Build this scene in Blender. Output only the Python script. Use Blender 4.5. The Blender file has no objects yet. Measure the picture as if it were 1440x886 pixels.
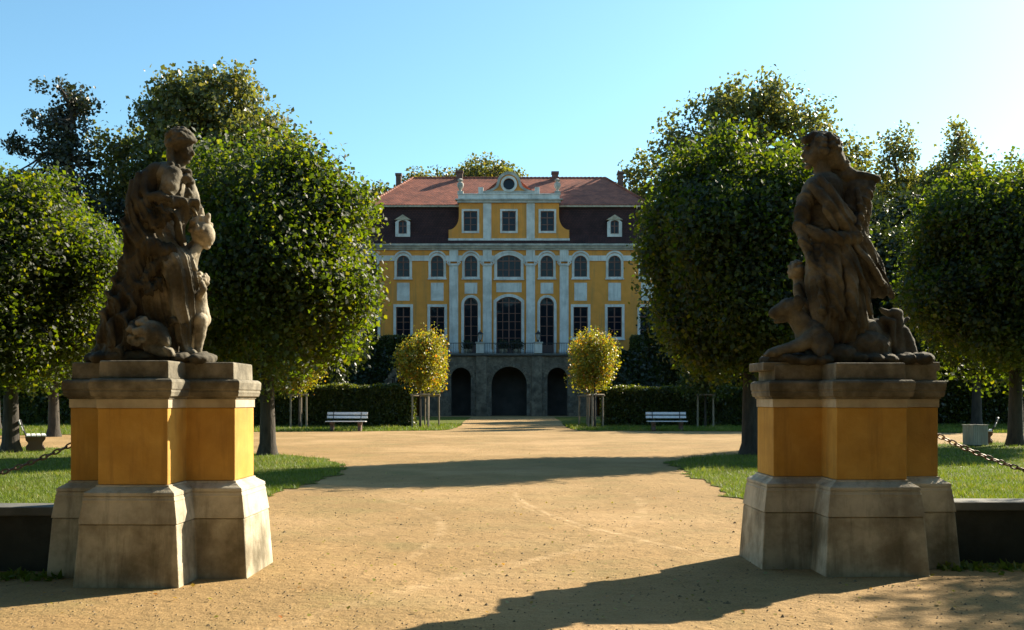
import bpy, bmesh, math, random
import numpy as np
from mathutils import Vector, Matrix, noise
from mathutils.geometry import tessellate_polygon
R = math.radians
sc = bpy.context.scene
col = sc.collection
rng = np.random.default_rng(7)
random.seed(7)

# ------------------------------------------------------------------ helpers
def tag(o, label=None, cat=None, group=None, kind=None):
    if label: o['label'] = label
    if cat: o['category'] = cat
    if group: o['group'] = group
    if kind: o['kind'] = kind
    return o

def empty(name, loc=(0, 0, 0), rz=0.0):
    o = bpy.data.objects.new(name, None)
    o.empty_display_size = 0.3
    o.location = loc; o.rotation_euler = (0, 0, rz)
    col.objects.link(o)
    return o

def link_mesh(name, me, mat, parent=None):
    o = bpy.data.objects.new(name, me)
    if mat and not me.materials: me.materials.append(mat)
    col.objects.link(o)
    if parent: o.parent = parent
    return o

class MB:
    """collects shapes and links them as one mesh"""
    def __init__(s): s.v = []; s.f = []
    def add(s, vs, fs):
        b = len(s.v); s.v += [tuple(p) for p in vs]; s.f += [tuple(i + b for i in f) for f in fs]; return s
    def box(s, x0, x1, y0, y1, z0, z1):
        return s.add([(x0,y0,z0),(x1,y0,z0),(x1,y1,z0),(x0,y1,z0),(x0,y0,z1),(x1,y0,z1),(x1,y1,z1),(x0,y1,z1)],
                     [(0,3,2,1),(4,5,6,7),(0,1,5,4),(1,2,6,5),(2,3,7,6),(3,0,4,7)])
    def tube(s, pts, rad, n=8, caps=True):
        pts = [Vector(p) for p in pts]
        if not hasattr(rad, '__len__'): rad = [rad] * len(pts)
        rings = []; prev = None
        for i, p in enumerate(pts):
            t = (pts[min(i+1, len(pts)-1)] - pts[max(i-1, 0)]).normalized()
            if prev is None:
                a = Vector((0,0,1)) if abs(t.z) < .9 else Vector((1,0,0))
                u = t.cross(a).normalized()
            else:
                u = (prev - t * prev.dot(t)).normalized()
            prev = u; w = t.cross(u)
            rings.append([p + (u*math.cos(2*math.pi*k/n) + w*math.sin(2*math.pi*k/n))*rad[i] for k in range(n)])
        vs = [q for r in rings for q in r]; fs = []
        for i in range(len(pts)-1):
            for k in range(n):
                a = i*n+k; b = i*n+(k+1) % n
                fs.append((a, b, b+n, a+n))
        if caps:
            fs.append(tuple(range(n))[::-1]); fs.append(tuple((len(pts)-1)*n+k for k in range(n)))
        return s.add(vs, fs)
    def lathe(s, prof, n=16, c=(0,0,0), flute=None):
        vs = []; fs = []
        for (r, z) in prof:
            for k in range(n):
                a = 2*math.pi*k/n; rr = r*(1+(flute*(k % 2) if flute else 0))
                vs.append((c[0]+rr*math.cos(a), c[1]+rr*math.sin(a), c[2]+z))
        for i in range(len(prof)-1):
            for k in range(n):
                a = i*n+k; b = i*n+(k+1) % n
                fs.append((a, b, b+n, a+n))
        fs.append(tuple(range(n))[::-1]); fs.append(tuple((len(prof)-1)*n+k for k in range(n)))
        return s.add(vs, fs)
    def poly_xz(s, outer, holes, y0, y1, back=True, front=True):
        """polygon in the x-z plane with holes, given thickness from y0 (front) to y1"""
        loops = [outer] + list(holes)
        pts = [p for l in loops for p in l]
        tris = tessellate_polygon([[Vector((p[0], p[1], 0)) for p in l] for l in loops])
        n = len(pts)
        vs = [(p[0], y0, p[1]) for p in pts] + [(p[0], y1, p[1]) for p in pts]
        fs = []
        for t in tris:
            a, b, c = [Vector(pts[i]) for i in t]
            ccw = ((b-a).x*(c-a).y - (b-a).y*(c-a).x) > 0
            t1 = t if ccw else (t[0], t[2], t[1])
            if front: fs.append(tuple(t1))
            if back: fs.append(tuple(i+n for i in (t1[0], t1[2], t1[1])))
        off = 0
        for li, l in enumerate(loops):
            m = len(l)
            area = sum(l[i][0]*l[(i+1) % m][1]-l[(i+1) % m][0]*l[i][1] for i in range(m))
            flip = (area < 0) != (li > 0)
            for i in range(m):
                a = off+i; b = off+(i+1) % m
                fs.append((a, b, b+n, a+n) if flip else (b, a, a+n, b+n))
            off += m
        return s.add(vs, fs)
    def build(s, name, mat, parent=None, bevel=0, smooth=False):
        me = bpy.data.meshes.new(name)
        me.from_pydata(s.v, [], s.f); me.update()
        if smooth:
            me.polygons.foreach_set('use_smooth', [True]*len(me.polygons))
            try: me.set_sharp_from_angle(angle=R(40))
            except Exception: pass
        o = link_mesh(name, me, mat, parent)
        if bevel:
            m = o.modifiers.new('b', 'BEVEL'); m.width = bevel; m.segments = 2; m.limit_method = 'ANGLE'; m.angle_limit = R(35)
        return o

def copy_tree(o, parent=None):
    c = o.copy(); col.objects.link(c)
    if parent: c.parent = parent
    for ch in list(o.children): copy_tree(ch, c)
    return c

# ------------------------------------------------------------------ materials
def mat(name, base=(.5,.5,.5), rough=.8, c2=None, scale=3.0, c3=None, scale3=.5, bump=0.0, bscale=20.0, metal=0.0, spec=.5, stretch=(1,1,1), amt=1.0, lo=.35, hi=.65, streak=None, sscale=5.0):
    m = bpy.data.materials.new(name); m.use_nodes = True
    nt = m.node_tree; N = nt.nodes; L = nt.links
    b = N['Principled BSDF']
    b.inputs['Roughness'].default_value = rough; b.inputs['Metallic'].default_value = metal
    b.inputs['Specular IOR Level'].default_value = spec
    b.inputs['Base Color'].default_value = (*base, 1)
    tc = N.new('ShaderNodeTexCoord'); mp = N.new('ShaderNodeMapping'); mp.inputs['Scale'].default_value = stretch
    L.new(tc.outputs['Object'], mp.inputs[0])
    out = None
    def layer(prev, colr, sc_, lo, hi, det=6):
        n = N.new('ShaderNodeTexNoise'); n.inputs['Scale'].default_value = sc_; n.inputs['Detail'].default_value = det; n.inputs['Roughness'].default_value = .62
        L.new(mp.outputs[0], n.inputs['Vector'])
        r = N.new('ShaderNodeMapRange'); r.inputs[1].default_value = lo; r.inputs[2].default_value = hi; r.inputs[4].default_value = amt
        L.new(n.outputs[0], r.inputs[0])
        x = N.new('ShaderNodeMix'); x.data_type = 'RGBA'
        L.new(r.outputs[0], x.inputs[0])
        if prev is None: x.inputs[6].default_value = (*base, 1)
        else: L.new(prev, x.inputs[6])
        x.inputs[7].default_value = (*colr, 1)
        return x.outputs[2]
    if c2: out = layer(out, c2, scale, lo, hi)
    if c3: out = layer(out, c3, scale3, .45, .75)
    if streak:
        m2 = N.new('ShaderNodeMapping'); m2.inputs['Scale'].default_value = (1, 1, .09); L.new(tc.outputs['Object'], m2.inputs[0])
        n = N.new('ShaderNodeTexNoise'); n.inputs['Scale'].default_value = sscale; n.inputs['Detail'].default_value = 7; n.inputs['Roughness'].default_value = .7
        L.new(m2.outputs[0], n.inputs['Vector'])
        r = N.new('ShaderNodeMapRange'); r.inputs[1].default_value = .5; r.inputs[2].default_value = .72; r.inputs[4].default_value = .75; L.new(n.outputs[0], r.inputs[0])
        x = N.new('ShaderNodeMix'); x.data_type = 'RGBA'; L.new(r.outputs[0], x.inputs[0])
        if out is None: x.inputs[6].default_value = (*base, 1)
        else: L.new(out, x.inputs[6])
        x.inputs[7].default_value = (*streak, 1); out = x.outputs[2]
    if out is not None: L.new(out, b.inputs['Base Color'])
    if bump:
        n = N.new('ShaderNodeTexNoise'); n.inputs['Scale'].default_value = bscale; n.inputs['Detail'].default_value = 8; n.inputs['Roughness'].default_value = .65
        L.new(mp.outputs[0], n.inputs['Vector'])
        bm_ = N.new('ShaderNodeBump'); bm_.inputs['Strength'].default_value = 1; bm_.inputs['Distance'].default_value = bump
        L.new(n.outputs[0], bm_.inputs['Height']); L.new(bm_.outputs[0], b.inputs['Normal'])
    return m

def leaf_mat(name, c1, c2, c3=None, trans=.35, rough=.42, tcol=None):
    m = bpy.data.materials.new(name); m.use_nodes = True
    nt = m.node_tree; N = nt.nodes; L = nt.links
    b = N['Principled BSDF']; b.inputs['Roughness'].default_value = rough; b.inputs['Specular IOR Level'].default_value = .5
    at = N.new('ShaderNodeAttribute'); at.attribute_name = 'rnd'
    cr = N.new('ShaderNodeValToRGB'); e = cr.color_ramp.elements
    e[0].color = (*c1, 1); e[1].color = (*c2, 1); e[1].position = .8 if c3 else 1
    if c3:
        q = e.new(1.0); q.color = (*c3, 1)
    L.new(at.outputs['Fac'], cr.inputs[0]); L.new(cr.outputs[0], b.inputs['Base Color'])
    t = N.new('ShaderNodeBsdfTranslucent')
    tm = N.new('ShaderNodeMix'); tm.data_type = 'RGBA'; tm.blend_type = 'MULTIPLY'; tm.inputs[0].default_value = 1
    L.new(cr.outputs[0], tm.inputs[6]); tm.inputs[7].default_value = (*(tcol or (2.6, 2.2, .7)), 1)
    L.new(tm.outputs[2], t.inputs[0])
    mx = N.new('ShaderNodeMixShader'); mx.inputs[0].default_value = trans
    L.new(b.outputs[0], mx.inputs[1]); L.new(t.outputs[0], mx.inputs[2])
    L.new(mx.outputs[0], N['Material Output'].inputs[0])
    return m

M = {}
M['sandstone'] = mat('sandstone', (.58,.52,.40), .9, (.30,.25,.175), 3.2, (.13,.11,.075), 1.6, streak=(.12,.10,.07), sscale=6, amt=.6, bump=.006, bscale=45, spec=.25)
M['sandstone_dark'] = mat('weathered_sandstone', (.60,.53,.40), .92, (.23,.19,.125), 3.4, (.095,.078,.045), 1.9, streak=(.09,.08,.05), sscale=6, amt=.85, bump=.006, bscale=50, spec=.2)
M['cap_stone'] = mat('cap_stone', (.30,.265,.20), .9, (.12,.105,.075), 5, (.05,.046,.034), 2, bump=.006, bscale=45, spec=.2)
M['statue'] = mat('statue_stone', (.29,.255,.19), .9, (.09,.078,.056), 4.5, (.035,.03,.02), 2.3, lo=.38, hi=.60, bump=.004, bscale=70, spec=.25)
M['statue_dark'] = mat('shaded_statue_stone', (.125,.108,.078), .9, (.05,.043,.031), 4.5, (.022,.019,.013), 2.0, bump=.005, bscale=60, spec=.2)  # shade on cloak and rocks put into a darker stone colour
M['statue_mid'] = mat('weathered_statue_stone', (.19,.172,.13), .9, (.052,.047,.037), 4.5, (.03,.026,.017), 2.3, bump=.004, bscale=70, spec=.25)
M['statue_pale'] = mat('sunlit_statue_stone', (.44,.38,.28), .9, (.18,.15,.10), 6, (.07,.058,.038), 3, bump=.004, bscale=70, spec=.25, lo=.42, hi=.68)  # sunlight on the held child and putto put into a paler stone colour
M['yellow'] = mat('ochre_plaster', (.60,.35,.085), .9, (.50,.27,.055), 3.0, (.33,.18,.05), .9, streak=(.30,.16,.05), sscale=7, bump=.004, bscale=45, spec=.2)
M['cream'] = mat('cream_frieze', (.55,.48,.36), .9, (.34,.28,.20), 3, bump=.002, bscale=60, spec=.2)
M['facade'] = mat('facade_ochre', (.86,.355,.075), .9, (.76,.31,.06), 1.2, (.60,.26,.065), .35, streak=(.36,.22,.09), sscale=1.5, bump=.002, bscale=30, spec=.2)
M['trim'] = mat('facade_trim', (.78,.755,.70), .85, (.67,.65,.60), 1.2, (.47,.45,.40), .6, streak=(.38,.37,.34), sscale=2.5, spec=.2)
M['trim_grey'] = mat('cornice_grey', (.58,.55,.48), .85, (.30,.29,.26), 1.5, spec=.2)
M['winframe'] = mat('window_timber', (.24,.10,.065), .6, (.15,.065,.045), 8)
M['door_timber'] = mat('door_timber', (.10,.05,.035), .6, (.06,.03,.025), 8)
M['rubble'] = mat('rubble_masonry', (.17,.135,.10), .95, (.085,.068,.052), 3.0, (.28,.25,.2), 1.2, bump=.03, bscale=4)
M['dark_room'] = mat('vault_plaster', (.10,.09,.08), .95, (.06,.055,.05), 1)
M['bark'] = mat('bark', (.07,.056,.042), .95, (.03,.026,.02), 9, bump=.03, bscale=14, stretch=(1,1,.25))
M['stake'] = mat('stake_wood', (.30,.24,.17), .85, (.18,.14,.10), 10, stretch=(1,1,.2))
M['white_wood'] = mat('white_slat', (.70,.71,.72), .5, (.55,.56,.57), 12)
M['foot'] = mat('bench_foot_concrete', (.13,.07,.05), .9, (.12,.08,.06), 9, bump=.006, bscale=30)
M['bin'] = mat('bin_slats', (.42,.40,.33), .8, (.28,.26,.21), 8, stretch=(1,1,.2))
M['iron'] = mat('rusty_iron', (.09,.07,.055), .55, (.16,.10,.06), 30, metal=.5)
M['black_iron'] = mat('black_iron', (.02,.022,.025), .5)
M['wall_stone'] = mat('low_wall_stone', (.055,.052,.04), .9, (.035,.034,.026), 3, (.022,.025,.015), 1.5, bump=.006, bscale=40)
M['coping'] = mat('coping_stone', (.13,.125,.11), .8, (.08,.08,.07), 5, bump=.004, bscale=40)
M['chimney'] = mat('chimney_brick', (.16,.09,.07), .9, (.09,.055,.045), 4)
M['lamp_glass'] = mat('lantern_glass', (.55,.58,.58), .2)
M['soil'] = mat('bank_soil', (.06,.07,.035), .95, (.035,.045,.02), 1.5)

def glass_mat():
    m = bpy.data.materials.new('window_glass'); m.use_nodes = True
    N = m.node_tree.nodes; L = m.node_tree.links; b = N['Principled BSDF']
    b.inputs['Base Color'].default_value = (.008,.012,.02,1); b.inputs['Roughness'].default_value = .06
    b.inputs['Specular IOR Level'].default_value = .22
    tc = N.new('ShaderNodeTexCoord'); n = N.new('ShaderNodeTexNoise'); n.inputs['Scale'].default_value = .8
    L.new(tc.outputs['Object'], n.inputs[0])
    bp = N.new('ShaderNodeBump'); bp.inputs['Distance'].default_value = .015; L.new(n.outputs[0], bp.inputs['Height']); L.new(bp.outputs[0], b.inputs['Normal'])
    return m
M['glass'] = glass_mat()

def tile_mat(name, c1, c2, c3):
    m = bpy.data.materials.new(name); m.use_nodes = True
    N = m.node_tree.nodes; L = m.node_tree.links; b = N['Principled BSDF']; b.inputs['Roughness'].default_value = .75
    b.inputs['Specular IOR Level'].default_value = .3
    tc = N.new('ShaderNodeTexCoord'); sx = N.new('ShaderNodeSeparateXYZ'); L.new(tc.outputs['Object'], sx.inputs[0])
    ad = N.new('ShaderNodeMath'); L.new(sx.outputs[0], ad.inputs[0]); L.new(sx.outputs[1], ad.inputs[1])
    mz = N.new('ShaderNodeMath'); mz.operation = 'MULTIPLY'; mz.inputs[1].default_value = 1.5; L.new(sx.outputs[2], mz.inputs[0])
    cb = N.new('ShaderNodeCombineXYZ'); L.new(ad.outputs[0], cb.inputs[0]); L.new(mz.outputs[0], cb.inputs[1])
    br = N.new('ShaderNodeTexBrick'); br.inputs['Scale'].default_value = 1
    br.inputs['Brick Width'].default_value = .28; br.inputs['Row Height'].default_value = .26; br.inputs['Mortar Size'].default_value = .022
    br.inputs['Color1'].default_value = (*c1, 1); br.inputs['Color2'].default_value = (*c2, 1); br.inputs['Mortar'].default_value = (*c3, 1)
    L.new(cb.outputs[0], br.inputs['Vector'])
    n = N.new('ShaderNodeTexNoise'); n.inputs['Scale'].default_value = .9; n.inputs['Detail'].default_value = 7; L.new(tc.outputs['Object'], n.inputs[0])
    mr = N.new('ShaderNodeMapRange'); mr.inputs[1].default_value = .3; mr.inputs[2].default_value = .7; mr.inputs[3].default_value = .65; mr.inputs[4].default_value = 1.25; L.new(n.outputs[0], mr.inputs[0])
    vm = N.new('ShaderNodeVectorMath'); vm.operation = 'SCALE'; L.new(br.outputs[0], vm.inputs[0]); L.new(mr.outputs[0], vm.inputs['Scale'])
    L.new(vm.outputs[0], b.inputs['Base Color'])
    bp = N.new('ShaderNodeBump'); bp.inputs['Distance'].default_value = .03; bp.invert = True; L.new(br.outputs['Fac'], bp.inputs['Height']); L.new(bp.outputs[0], b.inputs['Normal'])
    return m
M['tile'] = tile_mat('red_roof_tile', (.42,.13,.07), (.27,.085,.05), (.09,.04,.03))
M['tile_dark'] = tile_mat('shaded_roof_tile', (.07,.026,.022), (.05,.02,.018), (.025,.012,.011))  # shade of the lower roof slope put into a darker tile colour

def sand_mat():
    m = bpy.data.materials.new('sandy_gravel'); m.use_nodes = True
    N = m.node_tree.nodes; L = m.node_tree.links; b = N['Principled BSDF']; b.inputs['Roughness'].default_value = .95
    b.inputs['Specular IOR Level'].default_value = .15
    tc = N.new('ShaderNodeTexCoord')
    def noise_(s, d=6, st=(1,1,1)):
        mp = N.new('ShaderNodeMapping'); mp.inputs['Scale'].default_value = st; L.new(tc.outputs['Object'], mp.inputs[0])
        n = N.new('ShaderNodeTexNoise'); n.inputs['Scale'].default_value = s; n.inputs['Detail'].default_value = d; n.inputs['Roughness'].default_value = .65
        L.new(mp.outputs[0], n.inputs['Vector']); return n.outputs[0]
    def rngm(x, a, b_, c=0, d=1):
        r = N.new('ShaderNodeMapRange'); r.inputs[1].default_value = a; r.inputs[2].default_value = b_; r.inputs[3].default_value = c; r.inputs[4].default_value = d
        L.new(x, r.inputs[0]); return r.outputs[0]
    def mix(f, a, colr):
        x = N.new('ShaderNodeMix'); x.data_type = 'RGBA'; L.new(f, x.inputs[0])
        if isinstance(a, tuple): x.inputs[6].default_value = (*a, 1)
        else: L.new(a, x.inputs[6])
        x.inputs[7].default_value = (*colr, 1); return x.outputs[2]
    c = mix(rngm(noise_(.35), .35, .65), (.385,.250,.108), (.315,.200,.084))
    c = mix(rngm(noise_(1.3, 8, (1,.6,1)), .45, .72, 0, .6), c, (.215,.15,.062))
    c = mix(rngm(noise_(7, 10), .5, .75, 0, .7), c, (.18,.12,.05))
    c = mix(rngm(noise_(45, 6), .46, .70, 0, .9), c, (.15,.10,.05))
    c = mix(rngm(noise_(60, 4), .60, .80, 0, .7), c, (.52,.38,.21))
    c = mix(rngm(noise_(.55, 7, (1,1.6,1)), .50, .68, 0, .55), c, (.215,.175,.07))
    c = mix(rngm(noise_(.22, 4), .48, .62, 0, .5), c, (.46,.30,.15))
    # pale tyre and hoof trails: arcs round given centres
    sx = N.new('ShaderNodeSeparateXYZ'); L.new(tc.outputs['Object'], sx.inputs[0])
    def mth(op, a, b_=None):
        x = N.new('ShaderNodeMath'); x.operation = op
        for i, q in enumerate((a, b_)):
            if q is None: continue
            if isinstance(q, (int, float)): x.inputs[i].default_value = q
            else: L.new(q, x.inputs[i])
        return x.outputs[0]
    wob = mth('MULTIPLY', mth('SUBTRACT', noise_(.45, 2), .5), .22)
    for cx, cy, r_, w, y0, y1, s_ in ((13.2, 16.9, 13.15, .05, 9.2, 16.8, .55), (13.2, 16.9, 13.27, .03, 9.0, 16.0, .35), (-8.9, 11.4, 8.05, .06, 9.3, 15.5, .4), (-9, 15.5, 10.95, .08, 8.5, 17, .3), (9, 2.4, 11.4, .1, 5, 11.5, .3)):
        dx = mth('SUBTRACT', sx.outputs[0], cx); dy = mth('SUBTRACT', sx.outputs[1], cy)
        ln = mth('SQRT', mth('ADD', mth('MULTIPLY', dx, dx), mth('MULTIPLY', dy, dy)))
        d = mth('ABSOLUTE', mth('ADD', mth('SUBTRACT', ln, r_), wob))
        k = rngm(d, w*.3, w*1.4, s_, 0)
        g = mth('MULTIPLY', rngm(sx.outputs[1], y0-.7, y0+.7), rngm(sx.outputs[1], y1+.7, y1-.7))
        k = mth('MULTIPLY', mth('MULTIPLY', k, g), rngm(noise_(3), .42, .6, 0, 1))
        c = mix(mth('MULTIPLY', k, .9), c, (.60,.42,.23))
    L.new(c, b.inputs['Base Color'])
    h = mth('ADD', mth('MULTIPLY', noise_(55, 8), .35), mth('ADD', mth('MULTIPLY', noise_(9, 6), 1.0), mth('MULTIPLY', noise_(2.0, 3), 1.2)))
    bp = N.new('ShaderNodeBump'); bp.inputs['Distance'].default_value = .035; bp.inputs['Strength'].default_value = .9
    L.new(h, bp.inputs['Height']); L.new(bp.outputs[0], b.inputs['Normal'])
    return m
M['sand'] = sand_mat()
M['lawn'] = mat('lawn_soil', (.10,.13,.018), .95, (.07,.09,.015), 1.2, (.13,.115,.035), .6, bump=.03, bscale=12, spec=.1)
M['grass'] = leaf_mat('grass_blades', (.075,.125,.012), (.15,.19,.022), (.27,.23,.07), trans=.35, rough=.6, tcol=(1.6,1.6,.7))
M['lime'] = leaf_mat('lime_leaves', (.008,.015,.003), (.019,.030,.004), (.036,.038,.005), trans=.33, rough=.62, tcol=(13.5,12.0,1.5))
M['dark_leaf'] = leaf_mat('dark_leaves', (.012,.02,.006), (.022,.032,.008), trans=.3, tcol=(4,3.6,1))
M['oak'] = leaf_mat('oak_leaves', (.045,.060,.020), (.080,.090,.028), (.10,.09,.028), trans=.38, tcol=(3.6,3.2,1.1))
M['pine'] = leaf_mat('needle_sprays', (.016,.025,.014), (.03,.04,.02), trans=.2)
M['autumn'] = leaf_mat('autumn_leaves', (.10,.135,.016), (.22,.205,.022), (.32,.12,.016), trans=.42, tcol=(2.4,2.1,.7))
M['hedge'] = leaf_mat('hedge_leaves', (.024,.038,.008), (.055,.072,.012), (.09,.09,.016), trans=.35, tcol=(4,3.6,1))
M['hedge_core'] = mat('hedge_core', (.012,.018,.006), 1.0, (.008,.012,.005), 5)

# ------------------------------------------------------------------ leaves and trees
def leaf_mesh(name, pos, size, nrm=None, up=.35, seed=1, elong=1.25):
    """one folded rhomb (2 triangles) per position; random facing, biased by nrm and upward"""
    g = np.random.default_rng(seed); n = len(pos)
    nr = g.normal(size=(n, 3)); nr /= np.linalg.norm(nr, axis=1)[:, None]
    nr[:, 2] += up
    if nrm is not None: nr += nrm * .6
    nr /= np.linalg.norm(nr, axis=1)[:, None] + 1e-9
    a = g.normal(size=(n, 3)); a -= nr * (a*nr).sum(1)[:, None]; a /= np.linalg.norm(a, axis=1)[:, None] + 1e-9
    a[:, 2] -= .25
    b = np.cross(nr, a)
    s = size * g.uniform(.65, 1.35, n)[:, None]
    v = np.empty((n, 4, 3))
    v[:, 0] = pos - a*s*.5*elong; v[:, 1] = pos + b*s*.5 + nr*s*.12; v[:, 2] = pos + a*s*.5*elong; v[:, 3] = pos - b*s*.5 + nr*s*.12
    idx = (np.arange(n)*4)[:, None]
    f = np.concatenate([idx + np.array([[0, 1, 2]]), idx + np.array([[0, 2, 3]])], axis=1).reshape(-1)
    me = bpy.data.meshes.new(name)
    me.vertices.add(n*4); me.vertices.foreach_set('co', v.reshape(-1).astype(np.float32))
    me.loops.add(n*6); me.loops.foreach_set('vertex_index', f.astype(np.int32))
    me.polygons.add(n*2); me.polygons.foreach_set('loop_start', np.arange(0, n*6, 3, dtype=np.int32))
    at = me.attributes.new('rnd', 'FLOAT', 'POINT')
    at.data.foreach_set('value', np.repeat(g.uniform(0, 1, n), 4).astype(np.float32))
    me.update(); me.validate()
    return me

def crown_points(lobes, n, clump, seed, shell=.75, flat=1.0, sprig=10, sprig_r=.28, lumpy=.30):
    """lobes: (cx,cy,cz,rx,ry,rz). clumps inside each lobe, biased to the shell; leaves round each clump on small sprigs"""
    g = np.random.default_rng(seed)
    vol = np.array([l[3]*l[4]*l[5] for l in lobes])**.75; vol /= vol.sum()
    pts = []; nrm = []
    for l, w in zip(lobes, vol):
        k = max(1, int(n*w)); nc = max(6, int(k/sprig))
        d = g.normal(size=(nc, 3)); d /= np.linalg.norm(d, axis=1)[:, None]
        # lumpy radius
        ph = g.uniform(0, 6.28, 6); fr = g.uniform(1.5, 4.5, (6, 3))
        lump = sum(np.sin((d*fr[i]).sum(1)*1.7+ph[i]) for i in range(6))/6
        r = (g.uniform(0, 1, nc)**(1/3))*(1-shell) + shell*(1-np.abs(g.normal(0, .13, nc)))
        r = r*(1+lumpy*lump)
        d = np.sign(d)*np.abs(d)**(.86 if l[3] > 2 else 1.0)
        c = d*r[:, None]*np.array(l[3:6]) + np.array(l[:3])
        m = np.repeat(np.arange(nc), int(math.ceil(k/nc)))[:k]
        o = np.clip(g.normal(size=(k, 3)), -1.7, 1.7)*sprig_r*clump; o[:, 2] *= flat
        pts.append(c[m] + o); nrm.append(d[m])
    return np.concatenate(pts), np.concatenate(nrm)

def limb(mb, p0, p1, r0, r1, g, wob=.12, n=7, seg=5):
    p0 = Vector(p0); p1 = Vector(p1); L_ = (p1-p0).length
    pts = []; rad = []
    for i in range(seg+1):
        t = i/seg
        q = p0.lerp(p1, t)
        if 0 < i < seg: q += Vector(g.normal(size=3))*wob*L_*.35*math.sin(t*3.14)
        pts.append(q); rad.append(r0+(r1-r0)*t)
    mb.tube(pts, rad, n)
    return pts

def make_tree(name, lobes, h_fork, r_trunk, n, leaf, lmat, seed, clump=1.0, shell=.75, trunk_top=None, flat=1.0, sprig=10, up=.35, twigs=0, lean=(0,0)):
    g = np.random.default_rng(seed+100)
    root = empty(name)
    tb = MB()
    cz = sum(l[2] for l in lobes)/len(lobes)
    top = trunk_top if trunk_top else cz
    pts = [(0,0,-.15), (0,0,.08), (.01,0,.35), (lean[0]*.3,lean[1]*.3,h_fork*.6), (lean[0]*.6, lean[1]*.6, h_fork), (lean[0], lean[1], top)]
    tb.tube(pts, [r_trunk*1.75, r_trunk*1.4, r_trunk*1.08, r_trunk*.92, r_trunk*.8, r_trunk*.25], 14)
    for l in lobes:
        z0 = min(max(h_fork*.95, l[2]-max(l[3], l[5])*1.1), top)
        for k in range(3 if len(lobes) > 4 else 6):
            d = g.normal(size=3); d /= np.linalg.norm(d)
            e = (l[0]+d[0]*l[3]*.6, l[1]+d[1]*l[4]*.6, l[2]+abs(d[2])*l[5]*.55)
            zz = z0 + (top-z0)*g.uniform(0, .6)
            q = limb(tb, (lean[0]*.6,lean[1]*.6,zz), e, r_trunk*.3, r_trunk*.07, g)
            for j in range(2):
                d2 = g.normal(size=3)*min(l[3:6])*.35
                limb(tb, q[3], (q[3].x+d2[0], q[3].y+d2[1], q[3].z+abs(d2[2])), r_trunk*.12, r_trunk*.03, g, seg=3, n=5)
    tb.build('trunk', M['bark'], root, smooth=True)
    p, nr = crown_points(lobes, n, clump, seed, shell, flat, sprig, lumpy=.42 if lmat is M['lime'] else .55)
    me = leaf_mesh('crown', p, leaf, nr, up, seed)
    link_mesh('crown', me, lmat, root)
    return root

# ------------------------------------------------------------------ ground
def sheet(name, poly, z, m, jitter=0.0, seed=1, sub=None):
    """flat polygon sheet; edge points subdivided and jittered"""
    g = np.random.default_rng(seed); pts = []
    for i in range(len(poly)):
        a = np.array(poly[i]); b = np.array(poly[(i+1) % len(poly)]); d = np.linalg.norm(b-a)
        k = max(1, int(d/sub)) if sub else 1
        for j in range(k):
            q = a+(b-a)*j/k
            if jitter and d < 18: q = q+g.normal(size=2)*jitter
            pts.append(q)
    tr = tessellate_polygon([[Vector((p[0], p[1], 0)) for p in pts]])
    me = bpy.data.meshes.new(name); me.from_pydata([(p[0], p[1], z) for p in pts], [], [tuple(t) for t in tr]); me.update()
    bm = bmesh.new(); bm.from_mesh(me); bmesh.ops.recalc_face_normals(bm, faces=bm.faces)
    if bm.faces and sum(f.normal.z for f in bm.faces) < 0: bmesh.ops.reverse_faces(bm, faces=bm.faces)
    bm.to_mesh(me); bm.free()
    o = link_mesh(name, me, m); tag(o, kind='structure'); return o, [tuple(p) for p in pts]

sheet('ground', [(-600,-200),(600,-200),(600,900),(-600,900)], 0, M['sand'])
lawnL = [(-3.95,9.7),(-3.78,13),(-3.85,16.5),(-3.75,18.6),(-3.6,20.6),(-3.7,22.2),(-4.3,24.6),(-5.1,26.3),(-6.6,28.1),(-9,29.6),(-13,31.2),(-18,33.2),(-26,35),(-60,37),(-60,9.7)]
lawnR = [(3.9,10.2),(3.55,14),(3.55,16.8),(3.66,19.5),(3.68,22.5),(3.72,24.4),(4.4,25.8),(5.6,27.4),(7.4,28.9),(10,31),(14,34.2),(19,36.5),(30,39),(60,41),(60,10.2)]
farL = [(-3.6,49.9),(-3.1,52),(-3.0,58),(-3.4,70),(-3.6,88),(-60,88),(-60,41.5),(-30,41.5),(-22,42.8),(-17,45),(-12.5,47.6),(-8,48.4)]
farR = [(3.4,49.9),(3.1,52),(3.1,58),(3.5,70),(3.7,88),(60,88),(60,44.5),(32,45),(23,46),(17,47.2),(12,48.3),(8,48.6)]
_, eL = sheet('lawn', lawnL, .012, M['lawn'], .10, 2, .3)
_, eR = sheet('lawn', lawnR, .012, M['lawn'], .10, 3, .3)
_, eFL = sheet('lawn', farL, .012, M['lawn'], .06, 4, .8)
_, eFR = sheet('lawn', farR, .012, M['lawn'], .06, 5, .8)

def inside(px, py, poly):
    r = np.zeros(len(px), bool); j = len(poly)-1
    for i in range(len(poly)):
        xi, yi = poly[i]; xj, yj = poly[j]
        c = ((yi > py) != (yj > py)) & (px < (xj-xi)*(py-yi)/(yj-yi+1e-12)+xi)
        r ^= c; j = i
    return r

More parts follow.
